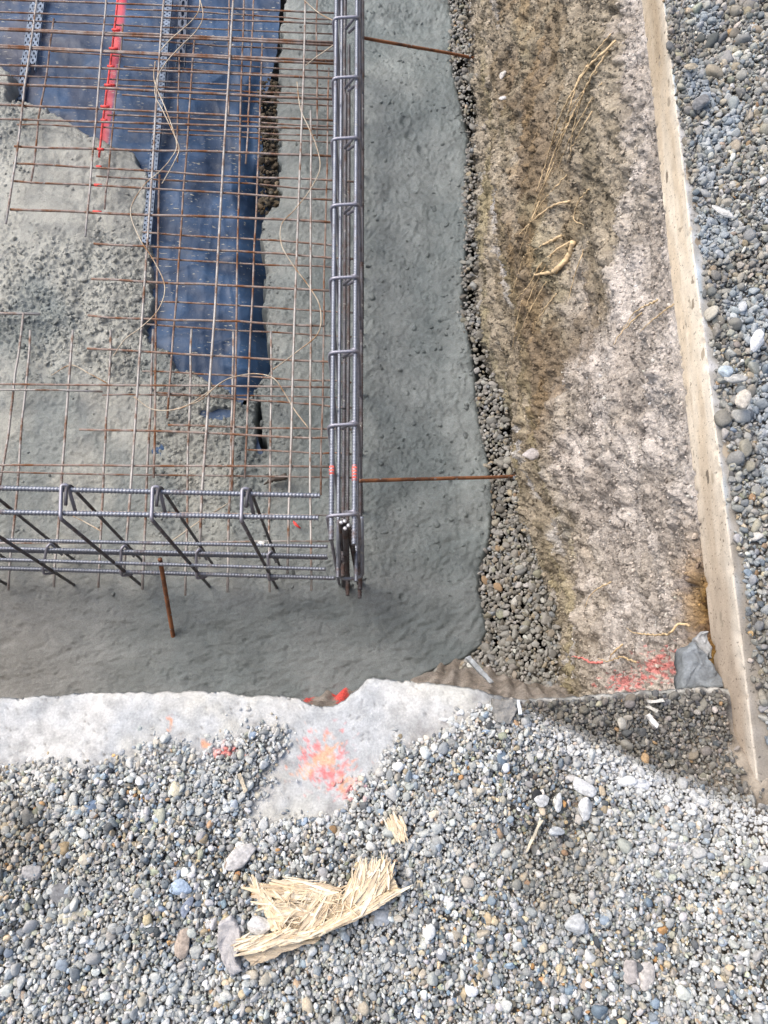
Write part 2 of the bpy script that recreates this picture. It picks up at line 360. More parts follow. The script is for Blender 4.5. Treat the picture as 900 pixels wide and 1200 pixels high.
# ------------------------------------------------------------------ right pavement with its sawn face
ys = np.concatenate([np.linspace(-8, -.2, 14)[:-1], np.arange(-.2, 2.7, .006), np.linspace(2.75, 9, 30)])
zs = np.concatenate([np.linspace(-.134, -.006, 24), [-.002]]); tp = np.concatenate([[.003], np.linspace(.008, .25, 40), np.linspace(.3, 7, 12)])
Y2, Kx = np.meshgrid(ys, np.arange(len(zs)+len(tp)))
face = Kx < len(zs); zf = np.where(face, zs[np.minimum(Kx, len(zs)-1)], 0); xf = np.where(face, 0, tp[np.clip(Kx-len(zs), 0, len(tp)-1)])
nick = smooth(.2, .7, fbm(Y2*30, Y2*0+8, o=4, g=.65))*.008
X2 = XW+xf+.004*perlin(Y2*1.2, Y2*0+.5)+np.where(face, .0012*perlin(Y2*40, zf*40)+.0008*perlin(Y2*3, zf*150)+nick*smooth(-.03, 0, zf)+nick*.9*smooth(-.115, -.134, zf), 0)
Z2 = np.where(face, zf, .0015*perlin(Y2*30, xf*30))
c1 = lerp((.66, .56, .43), (.76, .68, .56), smooth(-.3, .4, fbm(Y2*3, zf*20)))
c1 = lerp(c1, (.36, .28, .19), .75*smooth(1.45, 2.1, Y2+.25*perlin(Y2*4, zf*9))*smooth(-.14, -.02, zf+.05))
c1 = lerp(c1, (.40, .33, .26), 1.0*smooth(1.05, .15, Y2+.08*perlin(Y2*9, zf*30)))
c1 = lerp(c1, (.74, .70, .62), .5*smooth(-.045, -.005, zf+.02*perlin(Y2*8, zf*0)))
ct = lerp((.30, .29, .27), (.42, .42, .42), smooth(-.3, .4, fbm(Y2*20, xf*20)))
blu = smooth(.012, .0, np.abs(xf-.004)-.004)*smooth(-.1, .4, fbm(Y2*6, xf*40)); ct = lerp(ct, (.36, .50, .62), .45*blu)
ct = lerp(ct, (.25, .22, .18), .8*smooth(.9, .3, Y2+.1*perlin(Y2*9, xf*30)))
col = np.where(face[..., None], c1, ct)
o = link('pavement_slab', raw_mesh('pavement_slab', np.stack([X2, Y2, Z2], -1).reshape(-1, 3), grid_faces(*X2.shape)[:, ::-1], col.reshape(-1, 3)), M['sawn'], base=(XW, 0, -.134))
tag(o, 'tan saw-cut concrete slab edge running along the top of the soil face', 'pavement', kind='structure')

# ------------------------------------------------------------------ wide ground with the pit left open
W = [(-4.6, -.1), (XW+.02, -.1), (XW+.02, 7.6), (-4.6, 7.6)]; O = [(-300, -300), (300, -300), (300, 300), (-300, 300)]
V = [(*p, -.145) for p in W]+[(*p, -.145) for p in O]
o = link('ground', raw_mesh('ground', V, np.array([[i, (i+1) % 4, 4+(i+1) % 4, 4+i] for i in range(4)])[:, ::-1], np.full((8, 3), .27)), M['pave'], base=(0, 0, -.145))
tag(o, 'dusty grey yard ground around the excavation', 'ground', kind='structure')

# ------------------------------------------------------------------ wet concrete floor
DC = 3.16
def fine(a, b, s0, s1):
    out = [a]
    while out[-1] < b: out.append(out[-1]+s0+(s1-s0)*(out[-1]-a)/(b-a))
    return np.array(out)
xs = np.concatenate([np.linspace(-4.7, -2.5, 20)[:-1], np.arange(-2.5, .75, .0056), [.8]])
ys = np.concatenate([[.02], fine(.2, 4.75, .0042, .0085), np.linspace(4.85, 7.8, 25)])
XC, YC = np.meshgrid(xs, ys); PX, PY = plan(XC, YC, DC)
EXPO = [(-500, 70), (0, 82), (18, 92), (22, 128), (36, 131), (60, 140), (80, 150), (108, 166), (166, 181), (176, 215), (172, 250), (178, 300), (181, 350), (172, 392), (195, 404), (204, 428), (222, 432), (246, 447), (270, 452), (283, 477), (292, 470), (300, 452), (316, 432), (310, 395), (309, 330), (304, 280), (305, 255), (322, 238), (327, 160), (322, 110), (326, 60), (331, 0), (335, -300), (-500, -300)]
n1 = fbm(PX*.035, PY*.035, o=4)
dE = sdf(EXPO, PX, PY)+6*n1+4*perlin(PX*.09, PY*.09)+2*perlin(PX*.22, PY*.22)
for (cx, cy, rx, ry) in ((256, 484, 13, 5), (307, 522, 6, 8), (303, 497, 2.5, 20)):      # small openings where the sheet shows
    q = (np.hypot((PX-cx)/rx, (PY-cy)/ry)-1)*7+4.5*n1+2.0*perlin(PX*.13, PY*.13); dE = np.minimum(dE, q)
inside = smooth(4, -5, dE)
wl, wv = worley(XC*22, YC*22); w2, v2 = worley(XC*48+9, YC*48); w3, _ = worley(XC*85, YC*85)
wx = .25*perlin(XC*14, YC*14); wy = .25*perlin(XC*14+7, YC*14)
w2, v2 = worley(XC*44+9+wx, YC*44+wy); w3, v3 = worley(XC*80+wx, YC*80+wy)
w4, v4 = worley(XC*58+3+wx*2, YC*50+wy*2)
rough_zone = np.clip(smooth(185, 150, PX+12*n1)*smooth(250, 330, PY+40*n1)*smooth(470, 400, PY+40*n1)
    + smooth(70, 20, PX+20*n1)*smooth(270, 180, PY+20*n1)*smooth(110, 140, PY)*.9 + smooth(60, 12, np.abs(PX-140+20*n1))*smooth(260, 330, PY)*smooth(470, 420, PY)*.7
    + smooth(335, 290, PX)*smooth(160, 200, PX)*smooth(420, 470, PY)*.75*smooth(690, 560, PY)+.5*smooth(40, 0, dE)*smooth(240, 300, PY), 0, 1)
smooth_zone = smooth(645, 730, PY+14*n1)
strip_zone = smooth(395, 440, PX)
pale_flat = smooth(120, 40, np.hypot((PX-60)/1.0, (PY-300)/1.0))
H = .020*fbm(XC*1.6, YC*1.6, o=3)
cavn = smooth(.12, .5, fbm(XC*26+3, YC*26, o=4, g=.6)); cav2 = smooth(.2, .55, fbm(XC*15+8, YC*15, o=4))
H += rough_zone*(.013*smooth(.62, .1, w2)*(v2 > .62)+.008*smooth(.55, .1, w3)*(v3 > .55)+.009*fbm(XC*10, YC*10, o=6, g=.58)-.0*cavn)
base_amp = (1-smooth_zone*.62)*(1-.6*pale_flat)
H += base_amp*(.0065*fbm(XC*7, YC*7, o=6, g=.56)+.0042*smooth(.5, .1, w3)*(v3 > .86)+.0034*smooth(.5, .08, w4)*(v4 > .45)*smooth(-.35, .25, n1)+.0030*fbm(XC*38, YC*38, o=4, g=.66)-.0022*cavn)
H += strip_zone*(1-smooth_zone)*(.0070*(1-np.abs(perlin(XC*13+wx*3, YC*8+wy*2))*2)*smooth(-.1, .4, perlin(XC*3, YC*2)))
H += smooth_zone*(.0038*fbm((XC+.3*YC)*8, (YC-.25*XC)*22, o=5, g=.66)-.0034*cavn*smooth(-.2, .3, n1))
rr = np.hypot(PX-395, PY-600); fl = np.where(PY < 600, PX-395, rr)
H += .0028*strip_zone*smooth(70, 160, fl)*smooth(420, 640, PY)*np.sin(fl*.50+4*fbm(PX*.02, PY*.012)+2*n1)*smooth(-.3, .5, perlin(PX*.03, PY*.014))
H += .085*smooth(190, 60, PX+20*n1)*smooth(620, 330, PY)+.02*smooth(0, 30, dE)*smooth(60, 20, dE)
for (cx, cy, r) in ((474, 145, 5), (480, 160, 5), (494, 177, 5), (330, 100, 7), (472, 700, 4)):
    H -= .009*np.exp(-((PX-cx)**2+(PY-cy)**2)/r**2)-.006*np.exp(-(np.hypot(PX-cx, PY-cy)-r*1.3)**2/4)
CE = [(-120, 524), (0, 529), (30, 534), (60, 530), (95, 536), (130, 543), (165, 551), (200, 550), (270, 552), (320, 546), (360, 545), (390, 551), (430, 558), (470, 561), (500, 566), (540, 574), (580, 579), (615, 578), (640, 575), (665, 566), (690, 563), (715, 569), (740, 573), (757, 566), (772, 548), (790, 500), (830, 470)]
cedge = np.interp(PY, [p[0] for p in CE], [p[1] for p in CE])+1.6*perlin(PY*.11, PY*0)+.9*perlin(PY*.3, PY*0); din = cedge-PX
lipz = smooth(300, 420, PX); H += lipz*(.010*smooth(46, 12, din)*smooth(0, 8, din)-.045*(1-np.sqrt(np.clip(1-np.clip((6-din)/6, 0, 1)**2, 0, 1)))-.05*smooth(0, -8, din))
H = H*(1-.8*inside)-.27*inside
cr = np.abs(PY-372-6*perlin(PX*.04, PX*0)-.08*(PX-480)); H -= .006*np.exp(-(cr/2.2)**2)*smooth(425, 445, PX)*smooth(560, 520, PX)
Z = CAMH-DC+H
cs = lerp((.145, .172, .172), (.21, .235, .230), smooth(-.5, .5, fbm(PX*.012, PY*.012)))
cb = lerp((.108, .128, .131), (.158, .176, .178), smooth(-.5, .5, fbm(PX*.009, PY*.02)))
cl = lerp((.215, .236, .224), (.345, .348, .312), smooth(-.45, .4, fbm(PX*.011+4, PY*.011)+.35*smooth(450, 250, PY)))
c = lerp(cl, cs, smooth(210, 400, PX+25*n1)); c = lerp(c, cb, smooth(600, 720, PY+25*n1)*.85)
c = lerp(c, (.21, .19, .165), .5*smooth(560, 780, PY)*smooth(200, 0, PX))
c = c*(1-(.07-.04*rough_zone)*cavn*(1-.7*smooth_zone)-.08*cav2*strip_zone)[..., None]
c = c*(1+.12*np.clip(fbm(XC*35, YC*35), -1, 1))[..., None]
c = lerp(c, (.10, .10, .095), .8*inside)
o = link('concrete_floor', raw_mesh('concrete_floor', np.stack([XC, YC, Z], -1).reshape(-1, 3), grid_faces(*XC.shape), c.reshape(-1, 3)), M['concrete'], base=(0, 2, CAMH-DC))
STC = (XC, YC, Z, c, rough_zone, strip_zone, smooth_zone, dE)
tag(o, 'freshly placed wet grey concrete filling the bottom of the excavation', 'concrete', kind='structure')
def zc(px, py): return CAMH-DC+.0

def wet_stones():
    xc, yc, z, c, rz, sz_, sm, de = STC; pr = (.9*rz+.10*sz_*(1-sm)+.05*(1-sm))*(de > 3)*(rz+sz_+.5)
    ok = (xc > -2.4) & (yc < 4.6) & (cedge-PX > 6); w_ = (pr*ok).ravel(); w_ /= w_.sum(); n = 4200; k = RNG.choice(w_.size, n, p=w_)
    pos = np.stack([xc.ravel()[k], yc.ravel()[k], z.ravel()[k]], 1); size = np.clip(.015*RNG.lognormal(0, .38, n), .007, .042)
    pos[:, 2] -= size*.06; mb = MB(); pebbles(mb, pos, size, np.clip(c.reshape(-1, 3)[k]*RNG.uniform(.82, 1.08, (n, 1)), .03, .6), .5, big=.02)
    o = mb.build('concrete_lumps', M['concrete'], base=(0, 2, CAMH-DC)); tag(o, 'cement-coated stones standing out of the rough wet concrete', 'concrete lumps', kind='stuff')
# ------------------------------------------------------------------ blue sheet
DS = 3.225
RIGHT = [(-200, 345), (0, 329), (60, 325), (82, 319), (110, 309), (130, 304), (200, 309), (300, 313), (370, 319), (400, 320), (432, 322), (445, 314), (470, 292), (480, 286), (540, 312)]
rows = np.concatenate([np.arange(-160, 20, 2.4), np.arange(20, 542, 1.5)]); uu = np.linspace(0, 1, 300)
UU, RW = np.meshgrid(uu, rows); rx = np.interp(RW, [p[0] for p in RIGHT], [p[1] for p in RIGHT])+1.5*perlin(RW*.08, RW*0)
SX = -260+(rx+260)*(1-(1-UU)**1.25); e = rx-SX
P = np.stack([at(a, b, DS) for a, b in zip(SX.ravel(), RW.ravel())]).reshape(*SX.shape, 3)
wr = fbm(SX*.018+.3*perlin(SX*.02, RW*.02), RW*.03, o=3); rid = 1-np.abs(perlin(SX*.009+2.1, RW*.040+.006*SX))*2.6; rid = np.clip(rid, 0, 1)**2
fold = 1-np.abs(perlin(SX*.05, RW*.012+7))*2.4; fold = np.clip(fold, 0, 1)**2
wl2, _ = worley(SX*.030+.4*perlin(SX*.03, RW*.03), RW*.034)
hh = .012*wr+.011*rid*smooth(-.2, .3, perlin(SX*.01, RW*.012))+.004*fold-.19*smooth(40, -12, e+5*perlin(RW*.03, RW*0))*smooth(170, 230, RW)*smooth(468, 448, RW)-.05*smooth(26, 10, e)*smooth(215, 150, RW)*smooth(60, 110, RW)
hh += .02*smooth(40, 90, e)*smooth(520, 300, RW)+.05*smooth(462, 476, RW)
P[..., 2] += hh
lx = 141-.128*RW; sd = np.abs(SX-lx-4.5)/5.2
red = smooth(1.15, .7, sd+.35*fbm(SX*.09, RW*.05))*smooth(185, 165, RW)
c = lerp((.016, .038, .084), (.030, .072, .150), smooth(-.5, .5, wr)); c = lerp(c, (.055, .058, .085), .8*smooth(150, 60, SX)*smooth(190, 90, RW)*smooth(-.3, .3, fbm(SX*.02, RW*.02)))
c = lerp(c, lerp((.66, .05, .05), (.30, .03, .05), smooth(-2, 5, SX-lx-4.5+3*perlin(RW*.1, SX*.2))), red*.75)
o = link('plastic_sheet', raw_mesh('plastic_sheet', P.reshape(-1, 3), grid_faces(*SX.shape)[:, ::-1], c.reshape(-1, 3)), M['sheet'])
so = o.modifiers.new('thickness', 'SOLIDIFY'); so.thickness = .002
tag(o, 'wrinkled dark blue plastic sheet half buried by the wet concrete', 'plastic sheet')

# ------------------------------------------------------------------ soil face under the right pavement
DB = 3.24; DT = 1.628
SB = [(550, -200), (547, 0), (549, 60), (555, 130), (556, 250), (558, 330), (563, 400), (583, 450), (594, 520), (608, 600), (630, 660), (645, 700), (652, 760), (656, 830)]
SBP = np.array([at(x, y, DB)[:2] for x, y in SB]); SBP = SBP[np.argsort(SBP[:, 1])]
def xbase(y): return np.interp(y, SBP[:, 1], SBP[:, 0])
def bulge(y, v): return -.045*np.sin(np.clip(v, 0, 1)*math.pi)*smooth(.0, .5, perlin(y*1.1, v*2+3)+.25)
def wallx(y, d):
    v = (DB-d)/(DB-DT); return xbase(y)+(XW+.006-xbase(y))*v**1.05+bulge(y, v)
ys = np.concatenate([[-.6, -.4], fine(-.2, 4.8, .0042, .0095), np.linspace(4.9, 7.8, 30)]); vs = np.linspace(-.06, 1.0, 330)
YS, VS = np.meshgrid(ys, vs); DD = DB-(DB-DT)*VS
XS = wallx(YS, DD); Zs = CAMH-DD
wa, va_ = worley(YS*16+.3*perlin(YS*9, Zs*9), Zs*16); wb, vb_ = worley(YS*38, Zs*38); wc, vc_ = worley(YS*75, Zs*75)
n1 = fbm(YS*3, Zs*3, o=4)
q1 = .5*perlin(YS*20, Zs*20); q2 = .5*perlin(YS*20+5, Zs*20)
wb, vb_ = worley(YS*34+q1, Zs*40+q2); wc, vc_ = worley(YS*70+q1, Zs*78+q2); wd, vd_ = worley(YS*120+q1, Zs*130+q2)
act = smooth(-.35, .35, perlin(YS*2.3+4, Zs*2.6))
dz0 = smooth(2.1, 1.4, YS+.4*n1)*smooth(.35, .6, VS+.15*n1)
disp = .050*fbm(YS*2.0, Zs*2.6, 1.7, o=5, g=.52)+.020*smooth(.6, .1, wa)*(va_ > .72)+(1-.6*dz0)*act*.007*smooth(.6, .1, wb)*(vb_ > .7)+(.4+.6*act)*.0105*smooth(.55, .1, wc)*(vc_ > .35)+.0075*smooth(.5, .1, wd)+.020*(1-.55*dz0)*fbm(YS*18, Zs*22, o=6, g=.66)
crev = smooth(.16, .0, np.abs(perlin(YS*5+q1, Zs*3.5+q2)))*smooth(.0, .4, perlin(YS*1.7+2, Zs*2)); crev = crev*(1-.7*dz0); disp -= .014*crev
disp += .014*(perlin(YS*1.5, Zs*11+2*perlin(YS*2, Zs*2)))
tm = smooth(1.0, .93, VS)
cav = np.exp(-((YS-.39+.05*VS)/.19)**2)*smooth(.80, .95, VS); disp = disp*(.25+.75*tm)-.075*cav
XS = XS-disp*1.0+.006
gpx = 450+0*XS
dusty = smooth(.40, .70, VS+.20*n1+.10*perlin(YS*1.3, Zs*1.1)+.17*smooth(2.2, .8, YS)-.10*smooth(1.8, 3., YS)-.62*smooth(1.35, 2.0, YS+.5*n1)*smooth(1.16, .86, VS+.16*n1))
dark = np.exp(-((VS-.52-.10*perlin(YS*.9, YS*0+2)+.06*smooth(3, 1.2, YS))/.20)**2)*smooth(.95, 1.7, YS+.3*n1)
c = lerp((.28, .24, .175), (.43, .375, .295), smooth(-.5, .5, fbm(YS*4, Zs*7, o=5)))
c = lerp(c, (.36, .315, .19), .7*smooth(.0, .45, fbm(YS*1.3+7, Zs*6, o=4))*smooth(.72, .35, VS))
c = lerp(c, lerp((.44, .395, .355), (.63, .58, .54), smooth(-.4, .4, fbm(YS*5, Zs*6, o=5))), dusty*(.93-.30*smooth(.15, .6, fbm(YS*3.5+11, Zs*4, o=5))))
c = lerp(c, (.19, .14, .09), dark*.85*smooth(-.55, .3, n1+.3*fbm(YS*9, Zs*7, o=4)))
c = lerp(c, (.30, .215, .12), dark*.6*smooth(.0, .4, fbm(YS*7-Zs*7, Zs*2+YS*2, o=3)))
c = lerp(c, (.56, .54, .52), .85*smooth(.22, .45, fbm(YS*2.6+3, Zs*5.5, o=4))*np.exp(-((VS-.22)/.15)**2))
c = lerp(c, (.40, .38, .35), .5*smooth(.14, .0, VS))
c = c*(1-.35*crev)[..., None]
rust = np.exp(-((YS-.36)/.2)**2)*smooth(.80, .93, VS)*smooth(.1, -.1, YS-.62); c = lerp(c, lerp((.34, .20, .06), (.10, .05, .025), smooth(-.1, .4, fbm(YS*25, Zs*14))), np.clip(rust*1.2, 0, 1))
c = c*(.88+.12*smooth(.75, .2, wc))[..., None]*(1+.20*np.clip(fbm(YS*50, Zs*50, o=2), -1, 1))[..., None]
# pink marking paint sprayed near the corner
def to_px(x, y, z):
    cc = R.T @ np.stack([x, y, z-CAMH]).reshape(3, -1); return (450+F*cc[0]/-cc[2]).reshape(x.shape), (600-F*cc[1]/-cc[2]).reshape(x.shape)
qx, qy = to_px(XS, YS, Zs)
pm = smooth(.0, .25, 1-np.hypot((qx-775)/28, (qy-778)/20)+.95*fbm(YS*55, Zs*40, o=4, g=.7)-.32)+smooth(.0, .25, 1-np.hypot((qx-735)/30, (qy-800)/14)+1.0*fbm(YS*55+8, Zs*40, o=4, g=.7)-.32)
c = lerp(c, (.78, .22, .21), np.clip(pm, 0, 1)*.72)
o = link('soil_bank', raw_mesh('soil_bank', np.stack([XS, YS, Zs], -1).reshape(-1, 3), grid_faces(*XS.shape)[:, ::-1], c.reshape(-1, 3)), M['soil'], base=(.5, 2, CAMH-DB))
tag(o, 'rough brown soil face with pinkish dust below the sawn slab', 'soil', kind='structure')
YI, VI = YS[0], VS[:, 0]; from_max = np.minimum(np.minimum(XS, np.roll(XS, 1, 0)), np.minimum(np.roll(XS, 1, 1), np.roll(XS, -1, 1)))
def surf_x(y, d):
    iy = int(np.clip(np.searchsorted(YI, y), 0, len(YI)-1)); iv = int(np.clip(round(((DB-d)/(DB-DT)+.06)/1.06*329), 0, 329)); return from_max[iv, iy]
def on_wall(px, py, off=.012):
    u = unit(px, py)
    for d in np.arange(DT+.01, DB, .004):
        if u[0]*d > surf_x(u[1]*d, d)-off: break
    return np.array([u[0]*d, u[1]*d, CAMH-d])
# other banks: near, left and far
xs = np.concatenate([np.linspace(-4.7, -.9, 60)[:-1], np.arange(-.9, .8, .007)]); vs = np.linspace(-.08, 1, 150); XN, VN = np.meshgrid(xs, vs)
NB = [(-900, .20), (150, .20), (330, .27), (352, .35), (375, .385), (410, .40), (440, .40), (470, .46), (500, .52), (530, .56), (560, .57), (600, .50), (700, .45)]
nbx = np.array([at(p, 790, DB)[0] for p, _ in NB]); nby = np.array([q for _, q in NB])
yb = np.interp(XN, nbx, nby); yt = y_edge(XN)-.03; prof = (1-VN)**np.where(XN > -.4, 2.6, 1.0)
YN = yt+(yb-yt)*prof; ZN = CAMH-(DB-(DB-DT)*VN); tm = smooth(1, .9, VN)
ribs = np.sin((XN*.75-YN*.25)*2*math.pi/.05+1.6*perlin(XN*7, VN*5))*.009*smooth(-.32, -.25, XN)*smooth(.5, .3, VN)*(.6+.8*perlin(XN*9, VN*6))
YN = YN+tm*(.03*fbm(XN*4, ZN*4)+.008*fbm(XN*30, ZN*30, o=3))+ribs; ZN = ZN+ribs*.8*smooth(-.05, .05, VN)
cN = lerp((.25, .215, .18), (.36, .32, .28), smooth(-.5, .5, fbm(XN*9, ZN*9)))
qx, qy = to_px(XN, YN, ZN)
pm = np.zeros_like(XN)
for (a, b, r) in ((361, 814, 8), (399, 813, 10), (332, 815, 4)): pm = np.maximum(pm, smooth(0, .3, 1-np.hypot((qx-a)/r, (qy-b)/r*.8)+.5*fbm(XN*40, ZN*40, o=2)))
cN = lerp(cN, (.82, .10, .085), pm*.95)
o = link('soil_bank', raw_mesh('soil_bank', np.stack([XN, YN, ZN], -1).reshape(-1, 3), grid_faces(*XN.shape), cN.reshape(-1, 3)), M['soil'], base=(0, .3, CAMH-DB))
tag(o, 'ribbed brown soil bank with red paint below the broken pavement edge', 'soil', kind='structure')
tt = np.linspace(0, 1, 260); vs = np.linspace(-.1, 1, 50); path = np.array([(-4.6, -.1), (-4.6, 7.6), (XW+.1, 7.6)]); s = np.concatenate([[0], np.cumsum(np.linalg.norm(np.diff(path, axis=0), axis=1))]); s /= s[-1]
TX, TV = np.meshgrid(tt, vs); BX = np.interp(TX, s, path[:, 0]); BY = np.interp(TX, s, path[:, 1]); BZ = CAMH-(DB-(DB-1.64)*TV); sl = .3*(1-TV)+.06*fbm(TX*60, BZ*4)
BX = BX+sl*(TX < s[1]); BY = BY-sl*(TX >= s[1]); cB = lerp((.24, .20, .15), (.40, .35, .30), smooth(-.5, .5, fbm(TX*90, BZ*6)))
o = link('soil_bank', raw_mesh('soil_bank', np.stack([BX, BY, BZ], -1).reshape(-1, 3), grid_faces(*TX.shape), cB.reshape(-1, 3)), M['soil'], base=(-4.6, 7.6, CAMH-DB))
tag(o, 'plain brown soil bank closing the far sides of the excavation', 'soil', kind='structure')

# ------------------------------------------------------------------ gravel
mb = MB()
for lay, (sp, med, dz, keep) in enumerate(((.0086, .0102, .002, 1.), (.0076, .0092, .005, .95), (.0108, .0100, .009, .85), (.024, .0145, .009, .4), (.042, .019, .010, .4), (.0065, .0045, .008, .35))):
    x, y = jitter(-.98, .95, -.50, .34, sp)
    d = sdf(PW, x, y)+.022*perlin(x*16, y*16)+.014*perlin(x*60, y*60)
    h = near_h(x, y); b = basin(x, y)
    ok = (y < y_edge(x)-.006) & (RNG.random(len(x)) < keep*np.clip(smooth(-.034, .014, d)**1.8+.30*smooth(-.06, 0, d)*(lay == 5)+.07*smooth(-.06, 0, d)*smooth(-.2, .4, perlin(x*12, y*12)), 0, 1))
    lipfree = (y < y_edge(x)-.006-.010*RNG.random(len(x))); ok &= (b < .3) | lipfree
    ok &= (x < XW-.016) | (y < .035-.10*RNG.random(len(x)))
    ok &= RNG.random(len(x)) > .35*smooth(.62, .70, x)*smooth(.14, .10, y)*smooth(-.03, .03, y)
    x, y, h, b, d = x[ok], y[ok], h[ok], b[ok], d[ok]; n = len(x)
    sz = np.clip(med*RNG.lognormal(0, .32, n), .003, .030)
    heap = .012*smooth(0, .10, d)+.012*perlin(x*4+3, y*4)+.008*perlin(x*11, y*11)
    heap += .05*smooth(.06, -.1, y)*smooth(XW-.22, XW+.04, x)
    z = h+dz*smooth(-.02, .02, d)+heap*(1-.5*b)+RNG.uniform(-.002, .003, n)-.002*smooth(.0, -.02, d)
    col = palette(n, DRY); dust = smooth(-.2, .5, fbm(x*5, y*5, o=3)); col = lerp(col, (.53, .555, .56), .40*dust)
    nearp = smooth(.07, -.01, d); col = lerp(col, (.62, .64, .65), .6*nearp*smooth(-.4, .3, fbm(x*30, y*30, o=2)))
    crest = np.exp(-((y-np.interp(x, CP[:, 0], CP[:, 1])+.02)/.035)**2)*smooth(.2, .4, x); col = lerp(col, (.60, .615, .63), .65*crest)
    warm = smooth(-.35, -.75, x+.25*perlin(x*4, y*4))*.35; col = col*lerp((1, 1, 1), (1.04, .97, .86), warm)
    col = lerp(col, palette(n, DARK_STONES)*.9, b*.95)  # basin stones recoloured dark, the shade put into their colour
    dk = smooth(.25, .6, perlin(x*4.5+9, y*4.5)); col = lerp(col, col*np.array((.62, .58, .52)), dk*.7)
    pk = pinkmask(x, y); col = lerp(col, (.85, .25, .22), .75*pk)
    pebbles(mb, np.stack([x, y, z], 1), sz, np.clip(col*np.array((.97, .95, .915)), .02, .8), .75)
# the same gravel further out
for sp, dz in ((.0155, .004), (.021, .011)):
    x, y = jitter(-2.3, 1.9, -1.25, .14, sp); ok = ((x < -.97) | (y < -.49) | (x > .94)) & (y < np.where(x > XW, -.015, y_edge(x)-.10-.02*RNG.random(len(x)))); x, y = x[ok], y[ok]; n = len(x)
    z = near_h(x, y)+dz+.018+.012*perlin(x*4+3, y*4)+.05*smooth(.06, -.1, y)*smooth(XW-.22, XW+.04, x)
    col = palette(n, DRY); col = lerp(col, (.53, .55, .55), .35*smooth(-.2, .5, fbm(x*5, y*5, o=3)))
    pebbles(mb, np.stack([x, y, z], 1), np.clip(.0155*RNG.lognormal(0, .28, n), .007, .04), np.clip(col*np.array((.97, .95, .915)), .02, .8), .7, big=.1)
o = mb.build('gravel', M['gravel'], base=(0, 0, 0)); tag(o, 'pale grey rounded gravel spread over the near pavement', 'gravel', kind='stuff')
mb = MB()
for (sp, med, dz, keep) in ((.0115, .0138, .004, 1.), (.011, .013, .009, .9), (.017, .0155, .014, .8), (.045, .028, .016, .5), (.009, .006, .012, .4)):
    x, y = jitter(XW+.006, 1.3, -.02, 2.6, sp); e = x-XW
    ok = (RNG.random(len(x)) < keep*smooth(.008, .030, e+.016*perlin(y*11, y*0+2.)+.01*perlin(y*40, y*0)+.02*smooth(1.2, 2, y))) ; ok &= ~((y < .1) & (x < XW+.03))
    x, y, e = x[ok], y[ok], e[ok]; n = len(x)
    sz = np.clip(med*RNG.lognormal(0, .33, n), .005, .05); heap = .045*smooth(.02, .3, e)+.015*perlin(x*6, y*6)*smooth(.02, .1, e)
    col = palette(n, DARK_STONES)*1.12; dr = smooth(-.25, .3, fbm(x*4+2, y*3, o=3)); col = lerp(col, palette(n, DRY)*.92, dr*.55)
    bl = smooth(.15, .5, fbm(x*9+4, y*5+1, o=3)+.30*np.exp(-((e-.09-.04*np.sin(y*3))/.05)**2)); col = lerp(col, (.32, .41, .52), bl*.36)
    pebbles(mb, np.stack([x, y, heap+dz], 1), sz, np.clip(col*np.array((1.03, 1.01, .96)), .02, .75), .75)
x, y = jitter(XW+.05, 2.4, -.02, 3.6, .021); ok = (x > 1.3) | (y > 2.6); x, y = x[ok], y[ok]; n = len(x)
pebbles(mb, np.stack([x, y, .045*smooth(.02, .3, x-XW)], 1), np.clip(.023*RNG.lognormal(0, .25, n), .012, .05), np.clip(palette(n, DRY), .02, .8), .4, big=.1)
o = mb.build('gravel', M['gravel'], base=(1, 1, 0)); tag(o, 'grey gravel with blue paint dust beside the sawn slab edge', 'gravel', kind='stuff')
# pebbles at the foot of the soil face
mb = MB(); CE_OLD = [(-120, 522), (0, 528), (60, 532), (130, 541), (200, 549), (270, 549), (350, 546), (420, 556), (500, 566), (580, 576), (640, 574), (690, 566), (740, 572), (775, 566), (830, 560)]
for (sp, med, dz) in ((.019, .019, .0), (.017, .017, .007), (.026, .024, .012)):
    yy = []; 
    x, y = jitter(.05, .80, .25, 4.7, sp); pxx, pyy = plan(x, y, DC-.01)
    lo = np.interp(pyy, [p[0] for p in CE], [p[1] for p in CE])-9+4*perlin(pyy*.2, pxx*.1); hi = np.interp(pyy, [p[1] for p in SB], [p[0] for p in SB])+2+12*perlin(pyy*.05, pyy*0)+14*perlin(pyy*.3, pxx*.3)
    ok = (pxx > lo) & (pxx < hi) & (RNG.random(len(x)) < .35+.65*smooth(-.25, .2, perlin(y*5, x*0)+.6*smooth(560, 640, pyy))); x, y, pxx, lo = x[ok], y[ok], pxx[ok], lo[ok]; n = len(x)
    z = CAMH-DC-.022+dz+.0022*np.clip(pxx-lo, 0, 45)*.9
    col = lerp(palette(n, DRY)*.66, (.29, .26, .21), .45)
    pebbles(mb, np.stack([x, y, z], 1), np.clip(med*RNG.lognormal(0, .35, n), .008, .06), np.clip(col, .02, .6), .5, big=.024)
o = mb.build('gravel', M['gravel'], base=(.4, 1.5, CAMH-DC)); tag(o, 'dark loose gravel along the foot of the soil face', 'gravel', kind='stuff')
